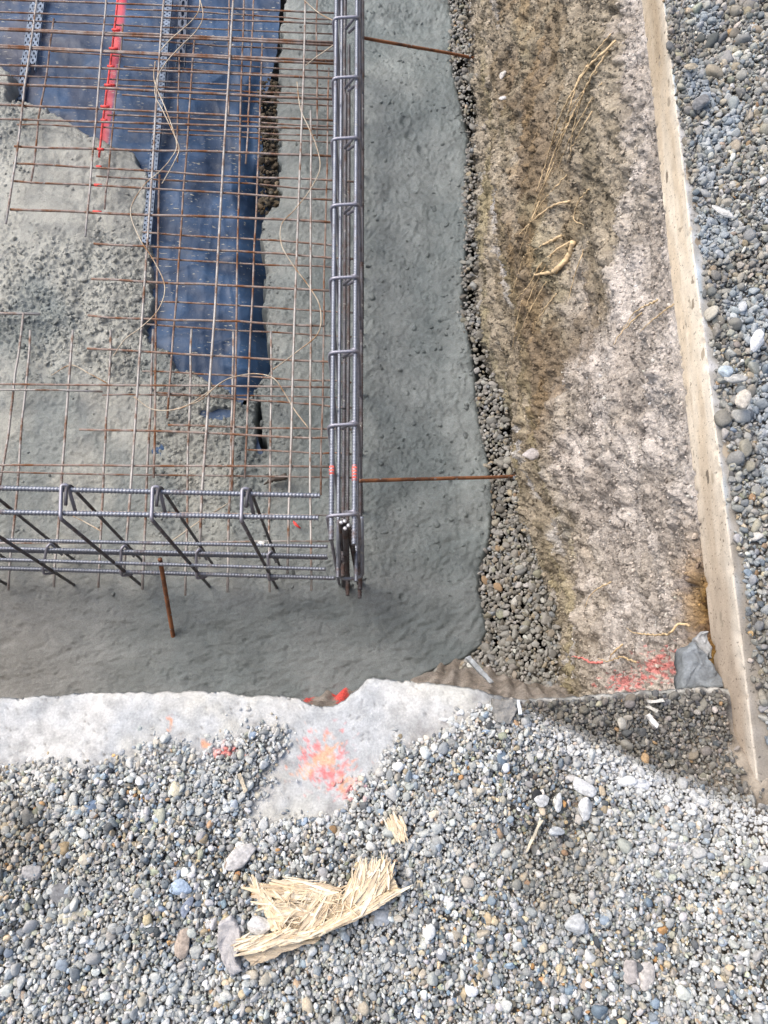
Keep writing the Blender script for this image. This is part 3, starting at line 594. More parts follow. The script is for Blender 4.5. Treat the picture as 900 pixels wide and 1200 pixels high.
# crumbs and small stones caught on the soil face
mb = MB(); n = 34000; y = RNG.uniform(.1, 4.4, n)**1.0; v = RNG.uniform(.02, .98, n); dd = DB-(DB-DT)*v
j = np.clip(np.searchsorted(ys, 0), 0, 0)
iy = np.clip(np.searchsorted(YS[0], y), 0, YS.shape[1]-1); iv = np.clip(np.round((v+.06)/1.06*329).astype(int), 0, 329)
pos = np.stack([XS[iv, iy]-.002, YS[iv, iy], Zs[iv, iy]], 1)
base = np.asarray(bpy.data.objects['soil_bank'].data.color_attributes['Col'].data[0].color)[:3]*0
cw = np.empty(XS.size*4, np.float32); bpy.data.objects['soil_bank'].data.color_attributes['Col'].data.foreach_get('color', cw); cw = cw.reshape(*XS.shape, 4)[iv, iy, :3]
pebbles(mb, pos, np.clip(.0072*RNG.lognormal(0, .45, n), .003, .040), np.clip(cw*RNG.lognormal(.02, .2, (n, 1)), .03, .75), .7, big=.022)
o = mb.build('soil_crumbs', M['soil'], base=(.5, 2, CAMH-DB)); tag(o, 'loose brown crumbs and stones caught on the soil face', 'soil crumbs', kind='stuff')
mb = MB(); n = 420; px = RNG.uniform(303, 327, n); py = RNG.uniform(95, 250, n)
pos = np.array([at(a, b, 3.20+.0*a) for a, b in zip(px, py)]); pos[:, 2] += RNG.uniform(-.02, .03, n)
pebbles(mb, pos, np.clip(.022*RNG.lognormal(0, .4, n), .01, .05), np.clip(palette(n, DARK_STONES)*np.array((.55, .47, .36)), .02, .4), .6, big=.03)
o = mb.build('rubble', M['gravel'], base=pos.mean(0)); tag(o, 'dark rubble in the gap beside the blue sheet', 'rubble', kind='stuff')

wet_stones()
# ------------------------------------------------------------------ footing cages
def bar(name, a, b, r, m, root, rib=.42, amp=0.0, seg=8):
    p = bent(a, b, 9, amp) if amp else np.array([a, b])
    return MB().add(*tube(p, r, seg, rib, .0115)).build(name, m, root)
TD = 2.30
g = thing('rebar_cage', at(405, 400, 3.2), 'long narrow rebar cage running away along the footing, beside the soil side', 'rebar cage')
Lb, Lt = at(388, 633, TD), at(394.3, 0, TD); Rb, Rt = at(415, 638, TD), at(418.5, 0, TD)
def ext(a, b, k): return a+(b-a)*k
Ld, Rd = (Lt-Lb), (Rt-Rb)
b1 = bar('long_bar', Lb, Lb+Ld*1.25, .0076, M['rebar'], g); b2 = bar('long_bar', Rb, Rb+Rd*1.25, .0076, M['rebar'], g)
for b_, A, Dv, rows in ((b1, Lb, Ld, (547, 557)), (b2, Rb, Rd, (545, 563))):
    p = [A+Dv*((A0-A)[1]/Dv[1]) for A0 in (at(400, rows[0], TD), at(400, rows[1], TD))]
    MB().add(*tube(np.array(p), .0086, 10)).build('paint_mark', M['paint'], b_)
down = lambda p, dep, dx=0., dy=0.: np.array([p[0]+dx, p[1]+dy, CAMH-dep])
yo = at(396, 681, 2.72)
for (dep, A, Dv, dx, m) in ((2.72, Lb, Ld, .004, 'rebar'), (2.70, Lb, Ld, .022, 'dark'), (2.72, Rb, Rd, -.002, 'rebar'), (2.84, Rb, Rd, .010, 'dark'), (2.98, Rb, Rd, .006, 'dark'), (2.99, Lb, Ld, .03, 'dark')):
    q = down(A, dep, dx); q[1] = A[1]-.01; far = down(A+Dv*1.25, dep, dx); bar('long_bar', q, far, .0072, M[m], g, amp=.002 if m == 'dark' else 0)
for (dep, A, Dv, dx, f0, f1) in ((2.62, Rb, Rd, .016, .20, .55), (2.66, Rb, Rd, .018, .45, 1.2), (2.55, Lb, Ld, .03, .25, .9)):
    bar('lap_bar', down(A+Dv*f0, dep, dx), down(A+Dv*f1, dep, dx), .0068, M['dark'], g)
e1 = Ld/np.linalg.norm(Ld); a1 = Rb-Lb; a1[2] = 0; a1[1] = 0; a1 /= np.linalg.norm(a1)
for row in (602, 497, 412, 325.5, 240.5, 163, 92, 22, -46, -110):
    L0 = at(388, row, TD); s = (L0[1]-Lb[1])/Ld[1]; L0 = Lb+Ld*s; R0 = Rb+Rd*((L0[1]-Rb[1])/Rd[1])
    w = R0[0]-L0[0]; o_ = .0115; Pn = lambda u, dep, v=0.: np.array([L0[0]+u*w, L0[1]+v, CAMH-dep])
    k = o_/w
    path = fillet([Pn(.42, TD+.055, .012), Pn(1-k*.1, TD-.014, .010), Pn(1+k*1.2, TD+.03, .004), Pn(1+k, 3.26, 0), Pn(-k, 3.26, -.004), Pn(-k*1.0, TD-.013, -.012), Pn(1+k*.4, TD-.017, -.004), Pn(1+k, TD+.02, .012), Pn(.55, TD+.09, .04)], .022, 6)
    path = path+RNG.normal(0, .003)*np.array([1, 1, 0])*np.clip((path[:, 2:3]-(CAMH-TD))*-1, 0, 1)
    MB().add(*tube(path, .0062, 8)).build('stirrup', M['stirrup'], g)
for (tx, ty, bx, by) in ((400, 612.5, 403, 688), (404, 611, 408, 690), (408.5, 616, 421, 686), (404.5, 619.5, 407, 693)):
    dw = bar('dowel', at(tx, ty, 2.42), at(bx, by, 3.19), .0072, M['dark'], g)
    v = at(tx, ty, 2.42)-at(bx, by, 3.19); v /= np.linalg.norm(v); MB().add(*tube(np.array([at(tx, ty, 2.42)-v*.001, at(tx, ty, 2.42)+v*.004]), .0068, 10)).build('cut_end', M['cut'], dw)
MB().add(*tube(fillet([at(397, 610, 2.50), at(397.5, 679, 2.78), at(425, 677, 2.78), at(424, 606, 2.50)], .03, 6), .0068, 8)).build('end_link', M['rebar'], g)

h = thing('rebar_cage', at(150, 640, 3.2), 'short rebar cage lying across the near end, with sloping stirrup legs', 'rebar cage')
lv = [((-60, 570.5), (375, 581), TD, .0076), ((-60, 599), (373, 607), TD, .0076), ((-60, 631.5), (384, 640.5), 2.775, .0066), ((-60, 641.5), (383, 652), 2.875, .0076), ((-60, 654), (382, 667), 2.80, .0066), ((-60, 664), (393, 677.5), 2.935, .0080), ((150, 648.7), (384, 654), 2.90, .0066)]
for a, b, dep, r in lv: bar('long_bar', ext(at(*b, dep), at(*a, dep), 1.95), at(*b, dep), r, M['rebar'], h)
for (xb, xt, fx, fy, bx, by) in ((-34, -31, 75, 678, 68, 650), (72.5, 76, 160, 682, 155, 653), (179, 183, 243, 684.5, 240, 656), (284, 288, 325, 692, 322, 657), (-140.5, -137.5, 0, 0, 0, 0), (-247, -244, 0, 0, 0, 0)):
    A = at(xb, 602.5+.012*xb, TD-.012); B = at(xt, 572+.02*xb, TD-.014)
    Ff = np.array([A[0]+.004, A[1]-.006, CAMH-3.2]); Bf = np.array([B[0]+.006, B[1]+.006, CAMH-3.2])
    up_ = np.array([0, 0, 1.])
    path = fillet([B+np.array([.022, -.055, -.06]), B+np.array([.006, .016, .0]), B+np.array([-.012, .012, .004]), A+np.array([-.002, -.012, .002]), Ff], .014, 6)
    MB().add(*tube(path, .0062, 8)).build('stirrup', M['stirrup'], h)
    MB().add(*tube(fillet([A+np.array([.010, .03, .008]), B+np.array([.008, .0, .010]), B+np.array([.010, .018, -.01]), Bf], .014, 6), .0058, 8)).build('stirrup', M['dark'], h)
    MB().add(*tube(np.array([A+np.array([0, -.0135, -.006]), Ff]), .0064, 8)).build('leg', M['dark'], h)
for (x1, y1, x2, y2) in ((55, 641, 50, 670), (142, 643, 141.5, 672), (230, 647, 230, 675), (314, 650, 314.5, 677)):
    a, b = at(x1, y1, 2.86), at(x2, y2-2, 2.92)
    MB().add(*tube(fillet([a+np.array([.02, .0, -.10]), a+np.array([.012, .015, 0]), a, b, b+np.array([.0, -.012, -.02]), b+np.array([.03, .005, -.05])], .012, 5), .0055, 8)).build('link', M['stirrup'], h)
MB().add(*tube(np.array([at(303, 637, 2.78), at(310, 637.5, 2.77)]), .008, 7, wob=.2)).build('spacer_clip', flat('white_plastic', (.7, .7, .66), .5), h)

# ------------------------------------------------------------------ wire mats
H1 = [((-40, -2), (395, 15.5), .0045), ((-40, 12), (396, 28.5), .0042), ((-40, 31.5), (396, 50), .0062), ((-40, 34.5), (396, 53.5), .0058), ((-40, 51.5), (396, 71.5), .006), ((-40, 54), (396, 75), .005), ((-40, 74.5), (396, 92), .0048), ((-40, 97), (396, 116.5), .006), ((-40, 120.5), (396, 141.5), .005), ((-40, 138.5), (396, 152), .0046), ((17, 171.5), (396, 183.5), .0052), ((16, 191.5), (415, 213), .0045), ((13, 212), (396, 234.5), .0045), ((12, 245.5), (396, 261), .0054), ((110, 285.5), (415, 303.5), .0046), ((107, 327), (390, 341), .0050), ((103, 369.5), (380, 382), .0046), ((102, 408.5), (410, 426), .0046), ((-40, 449.5), (390, 454), .0042), ((93, 503.5), (390, 513), .0046), ((-40, 545.5), (390, 547), .0044)]
V1 = [((45, -12), (7, 262), .0050), ((125, -12), (100, 277), .0046), ((193, -12), (145, 672), .0050), ((274, -12), (233.5, 655), .0054), ((358, -12), (337, 672), .0050), ((364, 130), (365, 692), .0046)]
H2 = [((-40, 21.5), (396, 40), .0036), ((-40, 86), (395, 104), .0036), ((145, 46.5), (396, 60), .0038), ((145, 78), (396, 91), .0036), ((128, 99.5), (396, 112), .0038), ((143, 111), (396, 124.5), .0038), ((126, 135), (396, 148), .0040), ((20, 146), (396, 159), .0036), ((113, 206.5), (396, 222), .0040), ((150, 154), (396, 168), .0035), ((167, 272), (410, 288), .0042), ((177, 302.5), (396, 314), .0040), ((187, 353.5), (415, 366.5), .0038), ((172, 380), (412, 395), .0036), ((167, 435), (412, 448.5), .0038), ((180, 460), (412, 478), .0040), ((120, 463), (396, 466), .0034), ((197, 498), (412, 503.5), .0042), ((288, 527), (412, 532.5), .0036), ((-40, 552), (412, 560), .0036), ((148, 11), (396, 23), .0036), ((60, 60), (396, 84), .0033)]
V2 = [((63, 22), (36, 215), .0044), ((139, -12), (116, 184), .0050), ((144, 28), (122.5, 245), .0040), ((228, 45), (196, 490), .0044), ((187, 205), (180, 560), .0046), ((286, -12), (272, 575), .0044), ((298, -12), (288, 192), .0042), ((307.5, 43), (287, 560), .0042), ((372.5, -12), (371.5, 162), .0040), ((385.5, 80), (376, 580), .0040), ((270, -12), (268, 135), .0042), ((210, 60), (208, 190), .0038)]
V3 = [((27.5, 367), (-9, 640), .0048), ((35.5, 387), (9.5, 692), .0048), ((85.5, 387), (63, 688), .0052), ((129.5, 387), (115, 689), .0048), ((179.5, 386), (166.5, 691), .0050), ((224.5, 386), (217, 698), .0048), ((273.5, 389), (266.5, 694), .0050), ((317.5, 389), (316, 694), .0046)]
H3 = [((-40, 364), (47, 368), .006), ((-40, 456), (120, 459), .004), ((-40, 597), (393, 604), .0036), ((-40, 636), (387, 634.5), .0038)]
def mat_(label, Hs, Vs, dh, dv, hm, vm, base, dipV=0):
    r = thing('wire_mesh', base, label, 'wire mesh', 'wire mesh mats')
    Hs = [((a if a[0] > -40 else (a[0]-360, a[1]-360*(b[1]-a[1])/(b[0]-a[0]))), b, rad) for a, b, rad in Hs]
    for a, b, rad in Hs: MB().add(*tube(bent(at(*a, dh+RNG.normal(0, .005)), at(*b, dh+RNG.normal(0, .005)), 12, .0028), rad*1.12, 7)).build('cross_wire', M[hm], r)
    for i, (a, b, rad) in enumerate(Vs):
        A, B = at(*a, dv), at(*b, dv+dipV)
        w_ = MB().add(*tube(bent(A, B, 12, .0028), rad*1.1, 7)).build('long_wire', M[vm], r)
        if Vs is V2 and i == 1:
            w_.data.materials.clear(); w_.data.materials.append(M['redpaint']); w_['label'] = 'wire sprayed bright red'
        for (u, v, _) in ():
            pass
    return r
mat1 = mat_('upper wire mesh of rusty cross wires under pale long wires', H1, V1, 2.985, 2.972, 'rusty', 'grey', at(250, 250, 3.05))
mat2 = mat_('lower rusty wire mesh with one wire sprayed bright red', H2, V2, 3.035, 3.022, 'rusty', 'rusty', at(250, 200, 3.1))
mat3 = mat_('wire mesh of short grey starter wires passing under the near cage', H3, V3, 3.035, 3.022, 'grey', 'grey', at(150, 540, 3.1), .07)
for (cx, cy, root, dep, lw) in ((136, 35, mat1, 2.985, 9), (133, 57, mat1, 2.985, 10), (130, 78, mat1, 2.985, 8), (127, 100, mat1, 2.985, 9), (123, 125, mat1, 2.985, 10), (122, 141, mat1, 2.985, 7), (118, 175, mat1, 2.985, 7), (116, 195.5, mat1, 2.985, 6), (115, 217, mat1, 2.985, 9), (114, 248.5, mat1, 2.985, 10), (131, 99.8, mat2, 3.03, 7)):
    MB().add(*tube(np.array([at(cx-lw/2, cy-.2, dep), at(cx+lw/2, cy+.2, dep)]), .0068, 8)).build('paint_mark', M['redpaint'], root)

# loose tie wires
T_ = [([(234, -6), (233, 12), (222, 27), (199, 47), (186, 62)], 'thin pale tie wire looping over the small slotted channel at the far end'),
      ([(233, -6), (238, 18), (230, 36), (210, 56), (194, 74), (184, 92), (182, 112), (190, 128), (205, 160), (210, 175), (204, 190), (190, 215)], 'long pale tie wire bending down beside the slotted channel'),
      ([(182, 72), (181, 95), (195, 130), (207, 168), (200, 186), (186, 202), (168, 218), (153, 247), (164, 280), (180, 305), (193, 335), (186, 362), (165, 384), (147, 397), (133, 417)], 'longest tie wire, snaking down the left edge of the blue sheet'),
      ([(348, 96), (352, 127), (362, 150), (371, 172), (375, 197), (363, 223), (345, 246), (330, 263), (330, 287), (343, 310), (363, 337), (375, 360), (373, 390), (347, 413), (320, 433)], 'curling tie wire over bare concrete between the blue sheet and the long cage'),
      ([(200, 481), (233, 470), (254, 452), (270, 443), (297, 438), (320, 443), (333, 460), (345, 480), (361, 501)], 'rust coloured tie wire arching over the lower tip of the blue sheet'),
      ([(157, 465), (180, 480), (213, 478), (240, 462), (268, 443)], 'short sagging tie wire at the lower left tip of the blue sheet'),
      ([(60, 440), (83, 428), (105, 438), (127, 450)], 'short bent tie wire on the pale rough concrete'),
      ([(190, 640), (207, 630), (232, 612), (267, 590)], 'straight tie wire on wet concrete under the near cage stirrups'),
      ([(84, 604), (100, 612), (118, 622)], 'shortest tie wire, beside the second stirrup of the near cage'),
      ([(352, -4), (372, 14), (390, 24)], 'tie wire end sticking toward the long cage at the far end'),
      ([(358, 77), (372, 66), (392, 52)], 'crossed tie wire ends beside the second far stirrup of the long cage')]
for pts, lab in T_:
    n_ = len(pts); dp = 2.955+.02*np.array([math.sin(i*2.1) for i in range(n_)])
    if 'concrete' in lab and 'between' not in lab: dp = dp+.10
    o = MB().add(*tube(spline([at(x, y, d_) for (x, y), d_ in zip(pts, dp)], .012), .0027, 6)).build('tie_wire', M['tie']); tag(o, lab, 'tie wire', 'loose tie wires')
    if len(pts) > 8:
        pass

# rods and stake
o = MB().add(*tube(bent(at(424, 44, 2.70), on_wall(557, 68.5, -.02), 8, .002), .0075, 8, .12)).build('steel_rod', M['rod']); tag(o, 'rusty horizontal rod from the far part of the long cage into the soil', 'steel rod', 'rusty form rods')
o = MB().add(*tube(bent(at(421, 563.5, 2.72), on_wall(606, 558, -.02), 8, .002), .0075, 8, .12)).build('steel_rod', M['rod']); tag(o, 'rusty horizontal rod from the near part of the long cage into the soil', 'steel rod', 'rusty form rods')
o = MB().add(*tube(np.array([at(187.5, 655, 2.80), at(204, 752, 3.19)]), .0085, 8, .14)).build('steel_stake', M['rod']); tag(o, 'rusty stake standing in the wet concrete in front of the near cage', 'stake')
o = MB().add(*tube(spline([at(309, 568, 3.13), at(320, 562, 3.11), at(336, 558, 3.10)], .01), .014, 7, wob=.2, taper=[.2, .9, 1.1])).build('wood_scrap', flat('dark_wet_wood', (.07, .055, .045), .6)); tag(o, 'dark wet wood scrap lying on the concrete inside the near cage', 'wood scrap')
o = MB().add(*tube(spline([at(344, 611, 3.14), at(347, 615, 3.12), at(352, 619, 3.13)], .01), .007, 6, taper=[.5, 1, .4])).build('plastic_scrap', M['redpaint']); tag(o, 'tiny red plastic scrap on the wet concrete beside the near cage', 'scrap')

# slotted channels
def channel(name, a, b, width, cell, rh, dep, m, label, holes=1, slot=1.6, wall=.022):
    A, B = at(*a, dep), at(*b, dep); L = np.linalg.norm(B-A); e = (B-A)/L; p = np.cross(e, [0, 0, 1.]); p /= np.linalg.norm(p)
    r = thing(name, A, label, 'slotted channel', 'slotted steel channels'); mb = MB(); nc = int(L/cell); cw = width/holes
    ang = np.arange(8)*math.pi/4+math.pi/8
    for i in range(nc):
        for hcol in range(holes):
            c0 = A+e*(i+.5)*cell+p*(hcol+.5-holes/2)*cw; ring = []
            for rx_, ry_, sq in ((cell/2, cw/2, True), (rh*slot, rh, False)):
                for t in ang:
                    cx, cy = math.cos(t), math.sin(t)
                    if sq: kx = max(abs(cx), abs(cy)); cx, cy = cx/kx, cy/kx
                    ring.append(c0+e*cx*rx_+p*cy*ry_)
            ring = np.array(ring); lo = ring-np.array([0, 0, .003])
            V = np.vstack([ring, lo]); k_ = np.arange(8); k2 = (k_+1) % 8
            mb.add(V, np.stack([k_, k2, 8+k2, 8+k_], 1), np.stack([8+k_, 8+k2, 24+k2, 24+k_], 1), np.stack([16+k2, 16+k_, 24+k_, 24+k2], 1))
    mb.build('web', m, r, sm=False)
    for sgn in (-1, 1):
        q = A+p*sgn*width/2; o4 = [q, q+e*L, q+e*L-np.array([0, 0, wall]), q-np.array([0, 0, wall])]; V = np.array(o4+[v+p*sgn*.003 for v in o4])
        MB().add(V, np.array([[0, 1, 2, 3], [7, 6, 5, 4], [0, 4, 5, 1], [3, 2, 6, 7], [0, 3, 7, 4], [1, 5, 6, 2]])).build('flange', m, r, sm=False)
    return r
channel('slotted_channel', (41, -12), (22.5, 119), .030, .052, .0056, 3.17, M['galv'], 'pale slotted channel nearest the far corner, left of its twin', 1, 2.0)
channel('slotted_channel', (50, -12), (37, 82), .030, .052, .0056, 3.165, M['galv'], 'shorter pale slotted channel doubled up beside its longer twin', 1, 2.0)
channel('slotted_channel', (198.5, -12), (171, 287), .036, .027, .0058, 3.135, M['galv'], 'long pale channel with paired round holes along the blue sheet', 1, 1.0)
channel('slotted_channel', (215.5, -12), (211, 78), .042, .075, .009, 3.16, M['darkgalv'], 'dark slotted channel lying right of the long pale channel', 1, 3.0)

# ------------------------------------------------------------------ roots on the soil face
RT = [([(722, 48), (700, 68), (684, 84), (670, 110), (655, 140), (640, 190), (628, 225)], .0042, 'long straw coloured root high on the dark soil, nearest the far end', 'root'),
      ([(690, 78), (676, 100), (668, 125), (660, 150), (645, 172)], .003, 'fine root tangled under the long straw root', 'root'),
      ([(712, 60), (690, 95), (680, 120), (672, 150), (668, 180)], .0028, 'fine hanging root right of the long straw root', 'root'),
      ([(668, 236), (650, 240), (630, 254), (612, 272), (592, 306)], .0042, 'root curving down left from the middle of the dark soil', 'root'),
      ([(658, 276), (640, 285), (624, 294)], .006, 'short stout pale root stub on the dark soil', 'root'),
      ([(672, 284), (666, 300), (652, 316), (638, 321), (626, 322)], .012, 'thickest pale root, bent like a finger in the soil', 'root'),
      ([(668, 283), (646, 298), (632, 312), (620, 334), (605, 350)], .004, 'thin forked root beside the thickest root', 'root'),
      ([(690, 222), (678, 236), (672, 256), (684, 264)], .0028, 'small hooked root above the pinkish dust', 'root'),
      ([(770, 352), (745, 365), (730, 385)], .0028, 'thin root on the pinkish dust', 'root'),
      ([(808, 734), (795, 731), (785, 742), (765, 744), (742, 741), (735, 736)], .0032, 'pale yellow root crossing the soil near the rusty crevice', 'root'),
      ([(745, 776), (728, 770), (712, 775), (700, 771)], .003, 'short yellow root beside the pink painted root', 'root'),
      ([(706, 776), (694, 777), (684, 772), (670, 769)], .004, 'thin root painted pink in the near soil corner', 'pinkroot'),
      ([(730, 755), (718, 765), (714, 773)], .0028, 'tiny root joining the pink painted root', 'root'),
      ([(716, 682), (700, 690), (690, 700), (686, 712)], .0025, 'faint thin root low on the near soil', 'root')]
RT += [([(x0, y0), (x0-dx*.35, y0+dy*.3), (x0-dx*.7, y0+dy*.62), (x0-dx, y0+dy)], .0024, lab, 'root') for x0, y0, dx, dy, lab in (
    (705, 96, 52, 104, 'fine rootlet crossing the dark soil below the longest root'), (678, 120, 40, 92, 'fine rootlet close beside the tangled root'), (694, 130, 30, 60, 'short fine rootlet on the dark soil under the hanging root'),
    (650, 190, 34, 84, 'fine rootlet at the lower end of the longest root'), (664, 205, 40, 50, 'fine slanting rootlet above the curving root'), (640, 330, 34, 70, 'fine rootlet hanging below the thickest root'),
    (612, 352, 12, 60, 'thin upright rootlet low on the brown soil'), (652, 344, 26, 40, 'short rootlet under the thin forked root'), (716, 40, 30, 40, 'short fine rootlet at the far top of the dark soil'), (700, 84, 44, 70, 'rootlet starting at the tangled root, slanting down left'), (662, 150, 24, 66, 'rootlet ending just above the curving root'),
    (684, 108, 36, 88, 'middle rootlet of the bunch under the longest root'), (632, 236, 26, 70, 'rootlet left of the curving root'), (646, 300, 30, 60, 'rootlet beside the short stout root stub'), (684, 292, 18, 60, 'rootlet right of the thickest root'),
    (614, 300, 14, 50, 'rootlet on pale soil left of the thickest root'), (752, 366, 34, 38, 'rootlet fanning below the thin root on the pinkish dust'), (790, 356, 40, 34, 'rootlet near the saw-cut edge on the pinkish dust'))]
for pts, r_, lab, mm in RT:
    p = spline([on_wall(x, y, .010) for x, y in pts], .006); p = p+np.stack([perlin(p[:, 1]*60, p[:, 2]*60), perlin(p[:, 1]*60+9, p[:, 2]*60), perlin(p[:, 1]*60, p[:, 2]*60+7)], 1)*.004
    o = MB().add(*tube(p, r_*.95, 7, wob=.12, taper=[1., .9, .8, .6, .25])).build('root', M[mm]); tag(o, lab, 'root', 'roots in the soil face')

# ------------------------------------------------------------------ single stones
def lone(px, py, dia, dep, c, label, flat_=.7, ang=.8, asp=1., yaw=0., onw=False):
    dia *= .84; ang = max(ang, .6)
    B, Fc = stone_shape(4, RNG, ang); B = B*np.array([asp, 1/asp**.5, flat_]); D_ = B/np.linalg.norm(B, axis=1)[:, None]
    B = B*(1+.05*fbm(D_[:, 0]*5+px, D_[:, 1]*5, D_[:, 2]*5, o=3)+.03*fbm(D_[:, 0]*16, D_[:, 1]*16+px, D_[:, 2]*16, o=3))[:, None]
    cy, sy = math.cos(yaw), math.sin(yaw); B = B @ np.array([[cy, -sy, 0], [sy, cy, 0], [0, 0, 1]]).T*dia/2
    p = on_wall(px, py, .01) if onw else at(px, py, dep+dia*.20)
    cc = np.clip(np.array(c)*(1+.30*fbm(B[:, 0]*160, B[:, 1]*160, B[:, 2]*160, o=4, g=.7))[:, None], .02, .85)
    o = link('stone', raw_mesh('stone', B+p, Fc, cc), M['gravel']); return tag(o, label, 'stone', 'larger stones')
for a in ((108, 946, .036, 1.475, (.15, .20, .28), 'dark blue stone near the pale pavement patch'),
          (91, 952, .030, 1.475, (.26, .32, .36), 'blue-grey stone left of the dark blue one', .7, .3),
          (84, 970, .028, 1.475, (.20, .25, .31), 'small slate blue stone below two bluish ones', .6),
          (75, 993, .036, 1.472, (.30, .23, .14), 'brown angular stone in the left gravel', .8),
          (35, 1022, .05, 1.474, (.33, .32, .31), 'broad grey stone at the left of the gravel', .6, .6),
          (72, 1047, .048, 1.47, (.20, .20, .20), 'dark grey flat stone in the left gravel', .55),
          (212, 1040, .046, 1.47, (.36, .44, .54), 'large pale blue stone left of the splintered wood', .7, .2),
          (219, 1063, .032, 1.47, (.22, .25, .31), 'dark slate stone below the pale blue one', .6, .3, 1.3, 1.2),
          (280, 1005, .055, 1.466, (.50, .48, .46), 'chunky pale rock just above the splintered wood', .7, 1., 1.3, .5),
          (303, 1084, .042, 1.463, (.60, .60, .60), 'rounded white stone tucked in the splintered wood', .8, .3, 1.15),
          (215, 1106, .044, 1.468, (.40, .33, .27), 'speckled tan stone at bottom left of the grey chunk', .8, .9, 1.2, 1.5),
          (84, 1075, .052, 1.468, (.42, .40, .32), 'long yellowish stone in the lower left gravel', .5, .5, 1.6, .3),
          (683, 922, .046, 1.472, (.58, .58, .57), 'white angular stone near the top of the bright crest', .7, .9, 1.25, -.4),
          (736, 916, .044, 1.474, (.60, .61, .61), 'pair-like white rock at the bright crest', .8, 1.),
          (752, 920, .042, 1.474, (.56, .57, .58), 'white rock at the right end of the bright crest', .8, .7),
          (686, 948, .040, 1.47, (.54, .54, .53), 'upright pale stone under the white angular stone', .7, .9, 1.3, 1.5),
          (634, 938, .034, 1.47, (.50, .50, .49), 'round pale stone left of the crest rocks', .7, .1),
          (655, 940, .030, 1.47, (.53, .53, .52), 'oval pale stone left of the crest rocks', .7, .2, 1.3, 1.4),
          (652, 975, .032, 1.47, (.42, .44, .45), 'rounded grey stone beside the thin wood sliver', .7, .3),
          (806, 994, .044, 1.468, (.50, .50, .50), 'big rounded pale stone in the right gravel', .7, .3),
          (789, 988, .038, 1.468, (.42, .41, .40), 'grey-brown stone touching the big rounded pale stone', .7, .4),
          (674, 1083, .046, 1.468, (.44, .45, .45), 'wedge shaped grey stone low in the gravel', .7, .7),
          (757, 1143, .044, 1.468, (.46, .43, .40), 'pale wedge stone at the lower right of the gravel', .7, .9, 1.2, 1.3),
          (740, 1140, .042, 1.468, (.38, .35, .33), 'brownish stone touching the pale wedge stone', .7, .7, 1.3, 1.5),
          (449, 1074, .046, 1.468, (.36, .38, .40), 'grey rock under the right end of the splintered wood', .8, .7),
          (888, 398, .062, 1.43, (.56, .57, .58), 'largest white stone on the right gravel', .75, .9, 1.2, 1.),
          (871, 468, .052, 1.43, (.50, .46, .40), 'cream rounded stone on the right gravel', .75, .4, 1.15, 1.2),
          (862, 443, .046, 1.435, (.42, .41, .38), 'grey cobble above the cream stone', .75, .5, 1.25, .1),
          (851, 436, .040, 1.435, (.40, .46, .50), 'bluish cobble left of the grey cobble', .75, .4),
          (822, 120, .060, 1.455, (.20, .20, .20), 'dark grey cobble next to the sawn slab far end', .75, .5, 1.15, .8),
          (848, 248, .044, 1.45, (.56, .55, .52), 'oval white pebble near the blue paint dust', .55, .0, 1.5, -.6),
          (810, 78, .040, 1.46, (.38, .33, .25), 'tan cobble beside the dark grey cobble', .75, .3),
          (624, 532, .075, 0, (.46, .43, .42), 'pale grey lump embedded in the soil face near the rod end', .8, .8, 1.2, .4, True),
          (590, 87, .055, 0, (.50, .48, .45), 'white lump embedded in the far soil face', .7, .9, 1.2, 1.2, True),
          (589, 115, .038, 0, (.58, .57, .56), 'small white chip embedded below the white lump', .7, .9, 1., .3, True)):
    lone(*a)

# broken concrete pieces
def chunk(name, poly, dep, thick, c, label, cat, drop=None, group=None):
    P_ = np.array([at(x, y, dep+(drop[i] if drop else 0)) for i, (x, y) in enumerate(poly)]); n = len(P_)
    mb = MB(); K = 14; ctr = P_.mean(0); rings = []
    for q in np.linspace(0, 1, K): rings.append(ctr+(P_-ctr)*(1-q))
    dense = []                                # resample outline for rough edges
    for i in range(n):
        for t in np.linspace(0, 1, 12, endpoint=False): dense.append(P_[i]*(1-t)+P_[(i+1) % n]*t)
    dense = np.array(dense); m = len(dense); ctr = dense.mean(0)
    lay = [(1.0, -thick), (1.03, -thick*.6), (1.01, -thick*.2), (.97, 0)]+[(f, 0) for f in np.linspace(.9, .04, 14)]
    Vs = []
    for f, dz in lay:
        v = ctr+(dense-ctr)*f; v[:, 2] += dz; nn = np.stack([fbm(v[:, 0]*40, v[:, 1]*40, v[:, 2]*40+i*7, o=4) for i in range(3)], 1)*.005*(thick/.03)**.5; Vs.append(v+nn)
    V = np.vstack(Vs); idx = np.arange(len(lay)*m).reshape(len(lay), m); j = np.roll(idx, -1, 1)
    q = np.stack([idx[:-1], j[:-1], j[1:], idx[1:]], -1).reshape(-1, 4)
    cc = np.array(c)*(1+.22*fbm(V[:, 0]*60, V[:, 1]*60, V[:, 2]*60, o=3))[:, None]
    o = link(name, raw_mesh(name, V, [q, idx[-1][None], idx[0][::-1][None]], np.clip(cc, .02, .8)), M['pave']); return tag(o, label, cat, group)
chunk('concrete_chunk', [(800, 806), (803, 760), (815, 752), (826, 765), (838, 782), (852, 805)], 1.60, .05, (.21, .23, .245), 'blue-grey triangular broken concrete corner under the sawn slab', 'concrete chunk')
chunk('concrete_chunk', [(818, 748), (826, 738), (834, 752), (835, 770), (828, 768)], 1.66, .05, (.40, .41, .42), 'small grey concrete splinter wedged beside the rusty crevice', 'concrete chunk')
